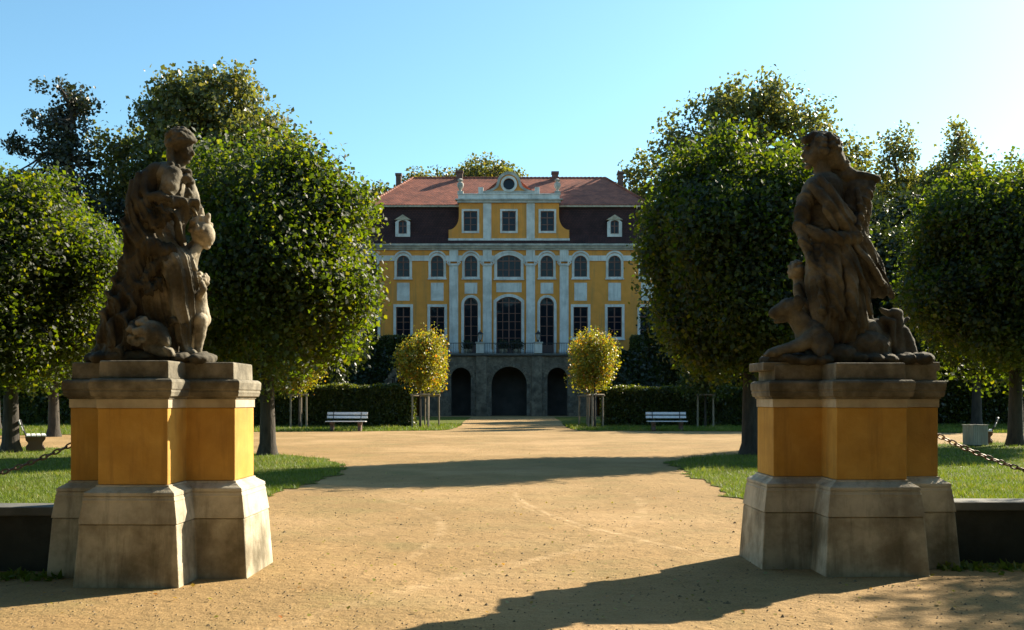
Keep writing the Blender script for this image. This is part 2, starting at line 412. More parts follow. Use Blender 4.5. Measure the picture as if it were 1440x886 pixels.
def blades(name, poly, n, y0, y1, h, w, seed):
    g = np.random.default_rng(seed)
    # more blades near the camera, inside what the camera could see plus a margin
    y = 1/(g.uniform(1/y1, 1/y0, n*3)); x = g.uniform(-.62, .62, n*3)*y
    k = inside(x, y, poly); x = x[k][:n]; y = y[k][:n]; m = len(x)
    patch = np.array([noise.noise(Vector((a*.8, b*.8, 3.1))) for a, b in zip(x, y)])
    hh = h*g.uniform(.5, 1.3, m)*(1+.5*patch)*(1+ .02*y); ww = w*(1+.045*y)
    a = g.uniform(0, 2*math.pi, m); lx = g.normal(0, .45, m)*hh; ly = g.normal(0, .45, m)*hh
    v = np.zeros((m, 3, 3))
    v[:, 0, 0] = x-np.cos(a)*ww; v[:, 0, 1] = y-np.sin(a)*ww
    v[:, 1, 0] = x+np.cos(a)*ww; v[:, 1, 1] = y+np.sin(a)*ww
    v[:, 2, 0] = x+lx; v[:, 2, 1] = y+ly; v[:, 2, 2] = hh
    v[:, :2, 2] = .005
    me = bpy.data.meshes.new(name); me.vertices.add(m*3); me.vertices.foreach_set('co', v.reshape(-1).astype(np.float32))
    me.loops.add(m*3); me.loops.foreach_set('vertex_index', np.arange(m*3, dtype=np.int32))
    me.polygons.add(m); me.polygons.foreach_set('loop_start', np.arange(0, m*3, 3, dtype=np.int32))
    at = me.attributes.new('rnd', 'FLOAT', 'POINT'); at.data.foreach_set('value', np.repeat(np.clip(g.uniform(0, 1, m)*.8+patch*.5+.05, 0, 1), 3).astype(np.float32))
    me.update(); me.validate()
    o = link_mesh(name, me, M['grass'])
    return tag(o, kind='stuff')
tag(blades('grass', eL, 90000, 9.8, 37, .055, .004, 11), 'short mown grass of the lawn left of the sandy drive', 'grass')
tag(blades('grass', eR, 90000, 10.3, 41, .055, .004, 12), 'short mown grass of the lawn right of the sandy drive', 'grass')
tag(blades('grass', eFL, 45000, 41, 62, .07, .006, 13), 'grass strip in front of the hedge behind the left bench', 'grass')
tag(blades('grass', eFR, 45000, 44, 62, .07, .006, 14), 'grass strip in front of the hedge behind the right bench', 'grass')

# small stones and crumbs on the drive
g = np.random.default_rng(5)
mb = MB()
for i in range(5200):
    y = 1/g.uniform(1/26, 1/4.6); x = g.uniform(-.56, .56)*y
    if y > 10 and abs(x) > 3.4: continue
    s = g.uniform(.004, .010)*(1+.04*y)*(2.2 if g.uniform() < .03 else 1); a = g.uniform(0, 3.1)
    c, d = math.cos(a)*s, math.sin(a)*s*.8
    mb.add([(x+c,y+d,0),(x-d,y+c,0),(x-c,y-d*.7,0),(x+d,y-c,0),(x,y,s*.8)], [(0,1,4),(1,2,4),(2,3,4),(3,0,4)])
M['pebble'] = mat('pebble', (.13,.10,.06), .9, (.30,.23,.15), .8, spec=.2)
tag(mb.build('gravel', M['pebble']), 'fine pebbles and crumbs scattered over the sandy drive', 'gravel', kind='stuff')
# fallen leaves
fp = []
for i in range(420):
    y = 1/g.uniform(1/40, 1/7); x = g.uniform(-.5, .5)*y
    fp.append((x, y, .02))
tag(link_mesh('leaves', leaf_mesh('leaves', np.array(fp), .03, None, 3.0, 8), M['autumn']), 'fallen yellowed leaves lying about the drive and lawns', 'leaves', kind='stuff')
# rough weeds along the foot of the low walls
wp = []
for i in range(2600):
    s = -1 if g.uniform() < .5 else 1
    x = s*g.uniform(3.9, 7.5); y = (8.75 if s < 0 else 9.2)+abs(g.normal(0, .12))*-1
    wp.append((x, y, abs(g.normal(0, .02))))
tag(link_mesh('weeds', leaf_mesh('weeds', np.array(wp), .035, None, .5, 9, 2.2), M['grass']), 'low weeds growing along the foot of the walls', 'weeds', kind='stuff')

# ------------------------------------------------------------------ pedestals
def cross_ring(z, o, W, D, C, E, batter=0):
    W += o; D += o; C += o; E += o
    return [(-W,-D,z),(-C,-D,z),(-C,-E,z),(C,-E,z),(C,-D,z),(W,-D,z),(W,D,z),(C,D,z),(C,E,z),(-C,E,z),(-C,D,z),(-W,D,z)]
def cross_part(name, prof, m, parent, dims, bevel=.006, close=True):
    mb = MB(); vs = []; fs = []
    for (z, o) in prof: vs += cross_ring(z, o, *dims)
    k = 12
    for i in range(len(prof)-1):
        for j in range(k):
            a = i*k+j; b = i*k+(j+1) % k; fs.append((a, b, b+k, a+k))
    t = (len(prof)-1)*k
    for b_, rev in ((0, True), (t, False)):
        for q in ((0,1,10,11), (1,4,7,10), (1,2,3,4), (4,5,6,7), (7,8,9,10)):
            q2 = tuple(b_+x for x in q); fs.append(q2[::-1] if rev else q2)
    mb.add(vs, fs)
    return mb.build(name, m, parent, bevel)

def pedestal(loc, rz, dims, label):
    p = empty('statue_pedestal', loc, rz); tag(p, label, 'pedestal', 'gate pedestals on either side of the drive')
    cross_part('base', [(-.05,.150),(0,.147),(.515,.112)], M['sandstone_dark'], p, dims, .012)
    cross_part('plinth', [(.518,.118),(.70,.092),(.715,.094),(.722,.088),(.745,.084)], M['sandstone'], p, dims, .005)
    cross_part('base_moulding', [(.747,.088),(.775,.084),(.785,.07),(.80,.045),(.815,.026),(.818,.016),(.835,.012)], M['sandstone'], p, dims, .003)
    cross_part('shaft', [(.836,0),(1.478,0)], M['yellow'], p, dims, .008)
    cross_part('frieze', [(1.479,.008),(1.555,.008)], M['cream'], p, dims, .003)
    cross_part('cornice', [(1.556,.018),(1.575,.020),(1.578,.040),(1.60,.045),(1.615,.05),(1.632,.046),(1.64,.054),(1.70,.057),(1.715,.050),(1.728,.03)], M['cap_stone'], p, dims, .004)
    d2 = (dims[0]-.01, dims[1]-.0, dims[2], dims[3]-.02)
    cross_part('cap_block', [(1.729,.0),(1.872,-.004),(1.88,-.012)], M['cap_stone'], p, d2, .01)
    return p
pedL = (-3.165, 9.08); pedR = (3.19, 9.53)
pedestal((*pedL, 0), R(-1.0), (.73,.30,.295,.74), 'left gate pedestal of ochre plaster over a bright sunlit sandstone foot')
pedestal((*pedR, 0), R(1.0), (.77,.28,.315,.67), 'right gate pedestal of ochre plaster with its base all in shade')

# ------------------------------------------------------------------ low walls, chains, end piers
def low_wall(x0, x1, y, label):
    w = empty('low_wall', (x0, y, 0)); tag(w, label, 'wall')
    L_ = x1-x0; n = max(1, int(round(abs(L_)/.86))); st = L_/n
    b = MB()
    for i in range(n):
        a = sorted((i*st, (i+1)*st)); b.box(a[0]+.006, a[1]-.006, -.14+.004*(i % 2), .14, -.05, .50)
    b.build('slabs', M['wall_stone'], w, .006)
    j = MB()
    for i in range(1, n): j.box(i*st-.012, i*st+.012, -.132, .13, -.05, .495)
    j.build('mortar', M['cream'], w)
    c = MB(); a = sorted((0, L_)); c.box(a[0], a[1], -.18, .18, .502, .585)
    c.build('coping', M['coping'], w, .012)
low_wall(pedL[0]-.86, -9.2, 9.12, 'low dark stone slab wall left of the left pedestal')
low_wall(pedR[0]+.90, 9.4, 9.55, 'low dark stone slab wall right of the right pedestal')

def chain(p0, p1, sag, label):
    p0 = Vector(p0); p1 = Vector(p1); n = 1200
    def P(t): q = p0.lerp(p1, t); q.z -= sag*4*t*(1-t); return q
    # walk at link pitch
    pts = [p0]; acc = 0; prev = p0
    pitch = .062
    for i in range(1, n+1):
        q = P(i/n); acc += (q-prev).length; prev = q
        if acc >= pitch: pts.append(q); acc = 0
    mb = MB()
    for i in range(len(pts)-1):
        a, b = pts[i], pts[i+1]; t = (b-a).normalized(); c = (a+b)/2
        side = t.cross(Vector((0,0,1))).normalized(); upv = side.cross(t)
        w = (side if i % 2 else upv); w = (w + (upv if i % 2 else side)*.35).normalized()
        L_, W_ = .041, .020; ring = []
        for k in range(12):
            an = 2*math.pi*k/12; ring.append(c+t*math.cos(an)*L_+w*math.sin(an)*W_)
        ring.append(ring[0]); mb.tube(ring, .0075, 6, False)
    o = mb.build('chain', M['iron'], None, smooth=True); tag(o, label, 'chain', 'iron chains hanging above the low walls')
def pier(x, y, label):
    p = empty('stone_pier', (x, y, 0)); tag(p, label, 'pier')
    MB().box(-.24,.24,-.24,.24,-.05,1.05).build('shaft', M['sandstone_dark'], p, .01)
    MB().add([(-.3,-.3,1.052),(.3,-.3,1.052),(.3,.3,1.052),(-.3,.3,1.052),(-.3,-.3,1.14),(.3,-.3,1.14),(.3,.3,1.14),(-.3,.3,1.14),(0,0,1.26)],
             [(0,3,2,1),(0,1,5,4),(1,2,6,5),(2,3,7,6),(3,0,4,7),(4,5,8),(5,6,8),(6,7,8),(7,4,8)]).build('cap', M['cap_stone'], p, .008)
chain((pedL[0]-.73, 9.08, 1.20), (-7.4, 9.12, 1.0), .40, 'rusty chain sagging to the left from the left pedestal')
chain((pedR[0]+.77, 9.53, 1.27), (7.6, 9.55, 1.0), .42, 'chain sagging to the right from the right pedestal')
pier(-7.62, 9.12, 'stone pier holding the far end of the left chain'); pier(7.85, 9.55, 'stone pier holding the far end of the right chain')

# ------------------------------------------------------------------ sculpture
def ico(r=1, sub=3):
    bm = bmesh.new(); bmesh.ops.create_icosphere(bm, subdivisions=sub, radius=r)
    v = [x.co.copy() for x in bm.verts]; f = [tuple(y.index for y in x.verts) for x in bm.faces]; bm.free(); return v, f
ICO = ico()
class Clay:
    """s: metres per unit; maps drawing units of the statue (x, height from datum, depth) into metres"""
    def __init__(c, ox, oy, oz, s): c.mb = MB(); c.o = (ox, oy, oz); c.s = s; c.dents = []
    def P(c, x, y, t): return Vector(((x-c.o[0])*c.s, t, (c.o[2]-y)*c.s))
    def ell(c, x, y, t, rx, ry, rt=None, rot=0):
        p = c.P(x, y, t); rt = (rx if rt is None else rt); m = Matrix.Rotation(R(rot), 3, 'Y')
        c.mb.add([p + m @ Vector((v.x*rx*c.s, v.y*rt*c.s, v.z*ry*c.s)) for v in ICO[0]], ICO[1]); return c
    def cap(c, *pts, flat=1.0):
        """chain of (x,y,t,r)"""
        for a, b in zip(pts[:-1], pts[1:]):
            pa, pb = c.P(*a[:3]), c.P(*b[:3]); L_ = (pb-pa).length; k = max(2, int(L_/(min(a[3], b[3])*c.s*.35))+1)
            k = min(k, 40)
            P_ = [pa.lerp(pb, i/k) for i in range(k+1)]; r_ = [(a[3]+(b[3]-a[3])*i/k)*c.s for i in range(k+1)]
            c.mb.tube(P_, r_, 16)
        for a in pts: c.ell(a[0], a[1], a[2], a[3], a[3], a[3]*flat)
        return c
    def dent(c, x, y, t, r, d): c.dents.append((c.P(x, y, t), r*c.s, d)); return c
    def build(c, name, parent, folds=None, voxel=.0075, smooth=2, m='statue', rough=.004):
        me = bpy.data.meshes.new(name); me.from_pydata(c.mb.v, [], c.mb.f)
        o = bpy.data.objects.new(name, me); col.objects.link(o)
        r = o.modifiers.new('r', 'REMESH'); r.mode = 'VOXEL'; r.voxel_size = voxel; r.adaptivity = 0
        sm = o.modifiers.new('s', 'SMOOTH'); sm.iterations = smooth; sm.factor = .5
        dg = bpy.context.evaluated_depsgraph_get(); nm = bpy.data.meshes.new_from_object(o.evaluated_get(dg))
        bpy.data.objects.remove(o); bpy.data.meshes.remove(me)
        nv = len(nm.vertices); co_ = np.empty(nv*3, np.float32); no_ = np.empty(nv*3, np.float32)
        nm.vertices.foreach_get('co', co_); nm.vertex_normals.foreach_get('vector', no_)
        co_ = co_.reshape(-1, 3); no_ = no_.reshape(-1, 3); res = np.empty_like(co_)
        fine = any(True for _ in (folds or ()))
        for vi in range(nv):
            p = Vector(co_[vi]); nn = Vector(no_[vi]); d = 0
            if folds:
                for (kx, kz, freq, amp, z0, z1) in folds:
                    if not (z0 < p.z < z1): continue
                    e = min(1, (p.z-z0)/.08, (z1-p.z)/.08)
                    w = noise.noise(p*3.1+Vector((kx, kz, 0)))*1.3 + noise.noise(p*7)*.5
                    ph = (p.x*kx + p.z*kz + p.y*kx*.8)*freq + w
                    q = 1-abs(math.sin(ph)); d += (q**1.5-.35)*amp*1.8*e*(.55+.9*max(0, noise.noise(p*2.3+Vector((5, 1, kx)))+.35))
                    q2 = 1-abs(math.sin(ph*2.3+1.1)); d += (q2**2.2-.25)*amp*.55*e
            d += noise.noise(p*22)*rough + noise.noise(p*55)*rough*.4
            q_ = p + nn*d
            for (c0, rr, dd) in c.dents:
                L_ = (q_-c0).length
                if L_ < rr: q_ -= nn*dd*(1-(L_/rr)**2)**2
            res[vi] = q_
        nm.vertices.foreach_set('co', res.reshape(-1))
        nm.polygons.foreach_set('use_smooth', [True]*len(nm.polygons)); nm.update(); nm.name = name
        nm.materials.clear()
        return link_mesh(name, nm, M[m], parent)

def curls(c, x, y, t, rx, ry, rt, n, r, seed, cond=lambda u: True):
    g = np.random.default_rng(seed); k = 0
    while k < n:
        d = g.normal(size=3); d /= np.linalg.norm(d)
        if not cond(d): continue
        c.ell(x+d[0]*rx, y-d[2]*ry, t+d[1]*rt*c.s, r*g.uniform(.7, 1.3), r*g.uniform(.7, 1.3)); k += 1

STAT_Z = 1.876
def statue_left():
    S = empty('allegorical_statue', (pedL[0], pedL[1]+.02, 0), R(-1)); tag(S, 'sandstone statue of a cloaked woman looking down at children, on the left pedestal', 'statue')
    s = 9.1/1400; ox = 720-3.165/s; dz = 562+1.55/s   # drawing datum
    def C(): return Clay(ox, 0, dz, s)
    # woman ---------------------------------------------------------------
    w = C()
    w.ell(254, 199, 0, 18, 16.5, 16.5, -10)                      # skull
    w.ell(260, 212, 0, 10.5, 15, 10.5, -12)                      # face
    w.cap((268,207,0,2.2),(272,217,0,2.6)); w.ell(267.5, 221, 0, 3.2, 1.6, 4); w.ell(266.5, 224, 0, 3, 1.5, 3.6); w.ell(262.5, 227.5, 0, 4.5, 3.6, 5); w.cap((265,206,-.035,2.2),(269,205,0,2.2),(265,206,.035,2.2))
    w.dent(267, 210, -.035, 4, .007); w.dent(267, 210, .035, 4, .007)
    curls(w, 253, 198, 0, 18, 16, 17, 90, 3.6, 3, lambda d: d[2] > (-.7 if d[0] < -.1 else .05))
    w.cap((241,207,-.09,4.2),(250,204,-.105,4.2),(261,201,-.095,4.2),(270,199,-.06,4),(274,198,0,4)); w.cap((240,194,-.07,3.5),(252,187,-.08,3.5),(264,188,-.06,3.5)); w.cap((244,208,-.07,5),(243,222,-.08,5),(247,236,-.09,5))
    w.ell(240, 199, .0, 9, 9, 9)                                # bun
    w.cap((254,220,0,9.5),(246,242,0,12))                       # neck
    w.cap((238,250,.13,17),(238,250,-.10,17)); w.cap((236,252,0,24),(228,300,0,27),(222,330,0,32), flat=1.25)   # chest, belly
    w.cap((252,252,-.16,13),(250,268,-.20,12.5),(243,288,-.22,10)) ; w.cap((243,288,-.22,9.5),(258,293,-.22,7.5),(271,297,-.2,5.5))  # near arm
    w.ell(275, 299, -.2, 6, 4.5, 5)
    for k in range(4): w.cap((276,297+k*1.6,-.225+k*.016,2.1),(284,300+k*1.6,-.225+k*.016,1.9),(287,305+k,-.22+k*.014,1.6))
    w.cap((252,252,.16,13),(262,272,.14,11),(275,300,.05,8),(282,318,0,7))   # far arm
    w.cap((262,244,-.05,6),(267,256,-.03,6),(270,268,-.03,6),(271,280,-.04,6))  # breast, garland
    curls(w, 268, 262, -.06, 4, 20, 8, 22, 4.2, 6)
    curls(w, 247, 241, -.1, 12, 5, 12, 14, 4, 9)
    w.cap((224,335,.0,36),(222,400,0,42),(212,500,0,46), flat=.9)    # skirt
    w.cap((236,352,-.10,26),(262,378,-.20,23),(268,395,-.22,20),(268,440,-.21,16.5),(269,478,-.20,11.5)) # advanced leg under cloth
    w.cap((270,480,-.20,8),(271,494,-.20,8),(284,501,-.21,6.5)); w.ell(288, 503, -.21, 6, 4, 7)
    w.build('figure', S, folds=[(1,.25,34,.017,1.95,3.1),(.6,1,30,.009,3.05,3.42)])
    # cloak ---------------------------------------------------------------
    k = C()
    k.cap((226,246,.14,17),(212,262,.10,20),(207,330,.08,23),(188,400,.06,30),(172,470,.05,36),(168,500,.05,36))
    k.cap((228,246,-.12,14),(213,262,-.10,19),(209,320,-.12,21),(206,372,-.14,24),(196,440,-.14,32),(190,500,-.14,36))
    k.cap((214,300,-.2,15),(232,318,-.24,12),(252,312,-.26,8)); k.cap((205,330,-.2,16),(228,352,-.26,14),(256,360,-.28,9))
    k.cap((258,290,-.25,8),(274,293,-.25,7),(288,291,-.22,5)); k.cap((272,297,-.24,8),(266,318,-.24,9),(268,342,-.22,7)); k.cap((285,292,-.2,5),(281,308,-.2,5))
    k.cap((212,306,-.2,8),(226,285,-.26,6),(240,284,-.27,7),(250,289,-.27,6))
    k.cap((240,375,-.26,8),(256,371,-.3,6),(266,377,-.3,5)); k.cap((240,374,-.27,7),(226,395,-.3,6),(218,404,-.3,6))
    k.cap((206,408,-.3,5),(222,406,-.32,5),(230,410,-.33,4)); k.cap((222,406,-.32,4),(226,419,-.33,4),(234,416,-.33,4),(238,404,-.32,4)); k.cap((232,404,-.3,3.5),(243,398,-.3,3.5),(242,412,-.3,3.5))
    k.cap((250,466,-.28,3.5),(262,452,-.3,3.5),(274,462,-.28,4),(272,474,-.26,4))
    for st_ in (((206,252,-.20,4),(206,285,-.26,5),(216,312,-.28,5),(236,326,-.29,4)),((198,262,-.2,4),(197,300,-.26,5),(206,330,-.28,5),(226,346,-.3,4)),((192,280,-.18,4),(190,330,-.24,5),(196,368,-.27,5),(212,392,-.29,3.5)),
                ((216,250,-.2,4),(217,275,-.25,4.5),(226,296,-.28,4)),((200,380,-.27,5),(186,430,-.32,6),(178,490,-.36,6)),((210,400,-.28,5),(202,445,-.36,6),(196,500,-.38,6)),((190,360,-.2,5),(172,420,-.26,6),(160,480,-.28,6)),((236,300,-.3,3),(252,306,-.31,3.5),(262,322,-.29,3))):
        k.cap(*st_)
    k.ell(152, 450, .02, 13, 12, 14); k.cap((165,480,0,26),(150,500,0,20))
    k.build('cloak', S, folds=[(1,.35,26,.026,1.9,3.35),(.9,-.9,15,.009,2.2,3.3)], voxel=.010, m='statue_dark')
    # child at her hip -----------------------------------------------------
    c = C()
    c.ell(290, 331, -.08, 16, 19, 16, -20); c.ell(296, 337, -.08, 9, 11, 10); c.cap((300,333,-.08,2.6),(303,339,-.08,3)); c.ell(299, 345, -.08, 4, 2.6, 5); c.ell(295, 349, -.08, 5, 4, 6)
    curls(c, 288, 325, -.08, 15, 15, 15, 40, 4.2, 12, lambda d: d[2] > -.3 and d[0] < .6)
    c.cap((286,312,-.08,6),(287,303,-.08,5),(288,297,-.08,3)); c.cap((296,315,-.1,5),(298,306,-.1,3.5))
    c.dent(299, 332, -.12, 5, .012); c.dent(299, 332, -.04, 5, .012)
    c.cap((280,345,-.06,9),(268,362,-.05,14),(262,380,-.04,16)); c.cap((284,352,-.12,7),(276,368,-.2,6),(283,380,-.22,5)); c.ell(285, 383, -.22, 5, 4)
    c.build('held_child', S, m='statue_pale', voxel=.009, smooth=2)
    # putto ---------------------------------------------------------------
    c = C()
    c.ell(289, 398, -.1, 9.5, 10.5, 9.5); curls(c, 288, 395, -.1, 9, 9, 9, 26, 2.8, 4, lambda d: d[2] > -.2); c.ell(297, 400, -.1, 3, 3, 3)
    c.cap((288,408,-.1,5.5),(287,416,-.1,9),(286,432,-.1,11),(288,450,-.1,13.5)); c.cap((290,418,-.17,5),(297,410,-.19,4.2),(294,402,-.18,3.6)); c.cap((282,418,-.03,5),(279,430,.0,4.5),(277,440,0,4))
    c.cap((290,452,-.15,10.5),(290,472,-.16,7.5),(287,488,-.15,6),(286,501,-.15,5)); c.cap((280,452,-.06,10),(277,475,-.06,7),(275,500,-.06,5.5))
    c.cap((286,504,-.15,4.2),(296,506,-.17,3.8)); c.ell(276, 505, -.08, 7, 4, 5)
    c.build('putto', S, m='statue_pale', voxel=.008, smooth=2)
    # lion ---------------------------------------------------------------
    c = C()
    c.ell(232, 472, -.32, 24, 18, 20, 12); c.cap((214,462,-.3,12),(206,480,-.25,18),(190,492,-.2,22)); c.cap((246,474,-.36,10),(254,482,-.38,8)); c.ell(256,486,-.38,6,4.5,7)
    c.ell(226, 455, -.38, 5, 6, 3); c.ell(220,452,-.28,5,6,3); curls(c, 222, 472, -.32, 20, 19, 22, 40, 4.8, 8, lambda d: d[0] < .3)
    c.dent(240, 465, -.42, 6, .018)
    c.cap((230,490,-.34,9),(250,497,-.36,8),(259,498,-.38,7))
    for q in range(4): c.cap((256,494+q*2.5,-.44+q*.04,3.4),(264,497+q*2,-.44+q*.04,2.8),(267,503,-.44+q*.04,2))
    c.build('lion', S, voxel=.009, smooth=2)
    # rock ----------------------------------------------------------------
    c = C()
    for q in range(26):
        x = 140+q*6.2; c.ell(x, 505+2*math.sin(q*2.1), -.05+.16*math.sin(q*1.7), 15, 9, 32)
    c.cap((150,502,.1,16),(190,500,.12,20),(240,503,.1,16),(290,506,.0,10)); c.ell(205, 503, -.22, 44, 12, 30)
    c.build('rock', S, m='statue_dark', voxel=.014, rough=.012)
    S.location.z = 0
    return S

def statue_right():
    S = empty('allegorical_statue', (pedR[0], pedR[1]+.0, 0), R(1)); tag(S, 'sandstone statue of a striding draped figure with a dog, on the right pedestal', 'statue')
    s = 9.4/1400; ox = 720+3.19/s; dz = 562+1.55/s
    def C(): return Clay(ox, 0, dz, s)
    w = C()
    w.ell(1160, 205, 0, 19, 20, 17); w.ell(1149, 213, 0, 13, 17, 12, 8)
    w.cap((1138,207,0,2.4),(1134,215,0,2.8)); w.ell(1137, 222, 0, 3.5, 2.4, 5); w.ell(1141, 230, 0, 5.5, 4.5, 6); w.cap((1139,203,-.035,3),(1138,203,.035,3))
    w.dent(1141, 209, -.05, 6.5, .016); w.dent(1141, 209, .05, 6.5, .016)
    curls(w, 1165, 203, 0, 22, 18, 19, 90, 4.8, 21, lambda d: (d[0] > -.45 or d[2] > .5) and d[2] > -.75)
    w.cap((1138,192,0,6),(1150,186,0,7),(1166,186,0,7),(1180,196,0,7),(1186,212,0,7)); w.cap((1180,215,-.05,8),(1186,226,-.04,8),(1196,230,0,7)); w.ell(1176,220,0,13,15,12); w.cap((1178,200,0,11),(1186,224,0,10)); w.ell(1189,228,0,11,8,10); curls(w, 1190, 228, 0, 9, 7, 9, 16, 3.6, 5)
    w.cap((1160,226,0,11),(1164,246,0,13))
    w.cap((1150,262,-.05,17),(1192,262,.06,18)); w.cap((1166,262,0,25),(1163,300,0,28),(1168,335,0,27), flat=1.0)
    w.cap((1146,262,-.08,14),(1131,288,-.10,12),(1126,318,-.12,10.5)); w.cap((1126,318,-.12,10),(1130,342,-.16,8),(1135,360,-.18,6.5)); w.ell(1137, 366, -.18, 6, 7, 6)
    for q in range(4): w.cap((1134+q*2.2,368,-.2+q*.012,2.2),(1136+q*2.2,377,-.21+q*.012,2),(1139+q*2,383,-.2+q*.012,1.8))
    w.cap((1133,362,-.2,2.4),(1140,370,-.23,2.2))
    w.cap((1194,256,.06,16),(1218,252,.05,11),(1232,250,.02,9)); w.cap((1230,253,.0,9),(1221,275,-.06,9),(1207,305,-.1,8),(1196,325,-.12,7))
    w.cap((1170,335,0,32),(1176,370,0,35),(1182,420,0,38),(1190,465,0,38), flat=.9)
    w.cap((1160,350,-.10,22),(1150,395,-.16,19),(1158,440,-.16,17),(1165,480,-.14,15)); w.cap((1190,370,.1,26),(1210,420,.12,24),(1222,465,.12,20))
    w.cap((1163,478,-.2,8),(1160,500,-.22,8),(1148,507,-.26,6))
    w.build('figure', S, m='statue_mid', folds=[(1,.12,30,.02,1.95,2.92),(.8,.75,26,.012,2.85,3.6)])
    d = C()
    d.cap((1196,244,-.02,9),(1212,244,-.02,8),(1228,246,-.02,7),(1239,248,-.02,6)); d.cap((1176,240,.05,12),(1200,252,.04,14)); d.ell(1214, 262, 0, 20, 16, 14)
    d.cap((1218,262,.0,13),(1216,290,-.02,15),(1206,322,-.03,17),(1196,345,-.04,18))
    d.cap((1222,300,.05,4),(1228,325,.05,4),(1226,345,.04,5)); d.cap((1192,345,.02,22),(1222,382,.04,18),(1250,402,.04,9),(1264,412,.04,3.5))
    d.cap((1215,335,.03,14),(1238,368,.05,11),(1258,400,.05,5),(1266,414,.05,3)); d.cap((1190,365,.05,24),(1225,400,.06,14),(1252,410,.06,6))
    d.cap((1200,350,.05,30),(1215,385,.05,22),(1236,402,.04,13)); d.cap((1208,262,.04,20),(1206,300,.04,22),(1204,330,.04,24)); d.cap((1196,236,-.02,8),(1204,243,-.02,9))
    for st_ in (((1152,346,-.24,3.5),(1146,390,-.27,4.5),(1150,440,-.27,5)),((1170,346,-.25,3.5),(1172,390,-.28,4.5),(1176,450,-.27,5)),((1186,345,-.22,4),(1200,380,-.24,5),(1214,415,-.22,4.5),(1222,440,-.18,4)),((1194,340,-.2,4),(1216,368,-.2,4.5),(1238,398,-.14,4)),
                ((1150,270,-.2,3.5),(1156,300,-.24,4),(1170,322,-.24,3.5)),((1162,262,-.2,3.5),(1176,290,-.23,4),(1190,312,-.22,3.5)),((1206,268,-.12,4),(1210,300,-.16,5),(1202,330,-.18,4)),((1218,270,-.06,4),(1222,296,-.08,4.5),(1216,322,-.1,4))):
        d.cap(*st_)
    d.cap((1204,320,-.12,6),(1222,346,-.12,5),(1232,368,-.1,4)); d.cap((1210,345,-.12,5),(1234,380,-.1,4),(1252,402,-.05,3))
    d.cap((1140,262,-.14,7),(1160,290,-.22,8),(1182,318,-.22,8),(1196,330,-.18,8)); d.cap((1152,252,-.14,6),(1172,284,-.2,7),(1192,312,-.2,7))
    d.cap((1136,325,-.16,9),(1150,334,-.22,9),(1178,338,-.24,9),(1200,335,-.2,9))
    d.cap((1133,362,-.22,5),(1144,392,-.24,5.5),(1158,424,-.24,6)); d.cap((1140,372,-.24,4),(1160,400,-.26,5),(1163,424,-.25,5)); d.cap((1160,345,-.2,8),(1163,395,-.26,9),(1166,440,-.25,8)); d.cap((1182,350,-.22,8),(1190,400,-.26,9),(1192,445,-.24,9))
    d.build('drapery', S, m='statue_mid', folds=[(1,.7,34,.014,1.95,3.45)], voxel=.011)
    c = C()
    c.ell(1128, 378, .06, 12, 13, 12); curls(c, 1129, 374, .06, 11, 10, 11, 30, 3.4, 5, lambda u: u[2] > -.2); c.ell(1117, 379, .06, 3, 3, 3); c.ell(1120,385,.06,4,4,4)
    c.cap((1131,390,.06,8),(1136,405,.06,13),(1146,430,.05,15),(1155,455,.04,16)); c.cap((1126,402,-.02,6),(1130,420,-.06,5),(1142,430,-.1,4.5))
    c.build('putto', S, voxel=.009, smooth=2)
    c = C()
    c.ell(1110, 432, -.1, 15, 14, 14); c.cap((1102,434,-.1,11),(1092,438,-.1,8.5),(1088,441,-.1,7)); c.ell(1087,437,-.1,4.5,3.5,5); c.cap((1106,447,-.1,6),(1096,451,-.1,4),(1091,452,-.1,3))
    c.ell(1120, 426, -.18, 7, 11, 4, -20); c.ell(1120, 426, -.02, 7, 11, 4, -20); c.ell(1104,424,-.14,4,3,3); c.dent(1100, 429, -.18, 5, .015)
    c.cap((1116,440,-.1,13),(1128,455,-.1,15),(1142,470,-.08,20)); c.cap((1144,470,-.08,24),(1180,468,-.02,25),(1225,470,.02,24),(1248,480,.02,18), flat=1.1)
    c.cap((1146,470,-.2,14),(1125,484,-.22,10.5),(1105,491,-.22,8.5),(1085,496,-.22,7.5)); c.ell(1081,497,-.22,9,6.5,9)
    for q in range(3): c.cap((1078,496,-.26+q*.035,3.2),(1072,500,-.26+q*.035,2.6))
    c.cap((1150,478,.05,12),(1125,492,.06,9),(1100,498,.06,7)); c.ell(1150,486,-.26,16,20,10); c.cap((1150,478,-.28,8),(1146,500,-.3,7))
    c.build('hound', S, m='statue_mid', voxel=.0095, smooth=2)
    c = C()
    c.ell(1267, 440, 0, 11, 9, 10); c.cap((1260,440,0,6),(1250,436,0,4),(1246,433,0,3)); c.cap((1268,446,0,10),(1268,470,0,12),(1270,500,0,15)); c.cap((1276,452,0,4),(1286,446,.02,3)); c.cap((1278,465,0,9),(1284,482,.0,11),(1286,500,0,13)); c.cap((1240,462,.02,16),(1244,490,.02,18))
    c.cap((1246,448,-.06,5),(1258,452,-.08,5),(1258,475,-.08,4),(1262,492,-.06,4)); c.ell(1282,505,0,24,6,20)
    c.build('tree_stump', S, m='statue_mid', voxel=.010, smooth=2)
    c = C()
    for q in range(30):
        x = 1088+q*7.0; c.ell(x, 506+1.5*math.sin(q*2.3), -.04+.15*math.sin(q*1.9), 16, 9, 30)
    c.cap((1160,492,.0,22),(1200,488,.0,26),(1240,492,.0,20), flat=1.3); c.ell(1220,488,-.16,30,22,20); c.ell(1175,500,-.2,26,16,24)
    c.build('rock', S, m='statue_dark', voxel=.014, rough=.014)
    MB().box(-.86,.80,-.26,.26,1.82,1.90).build('plinth_slab', M['cap_stone'], S, .01)
    return S
statue_left(); statue_right()

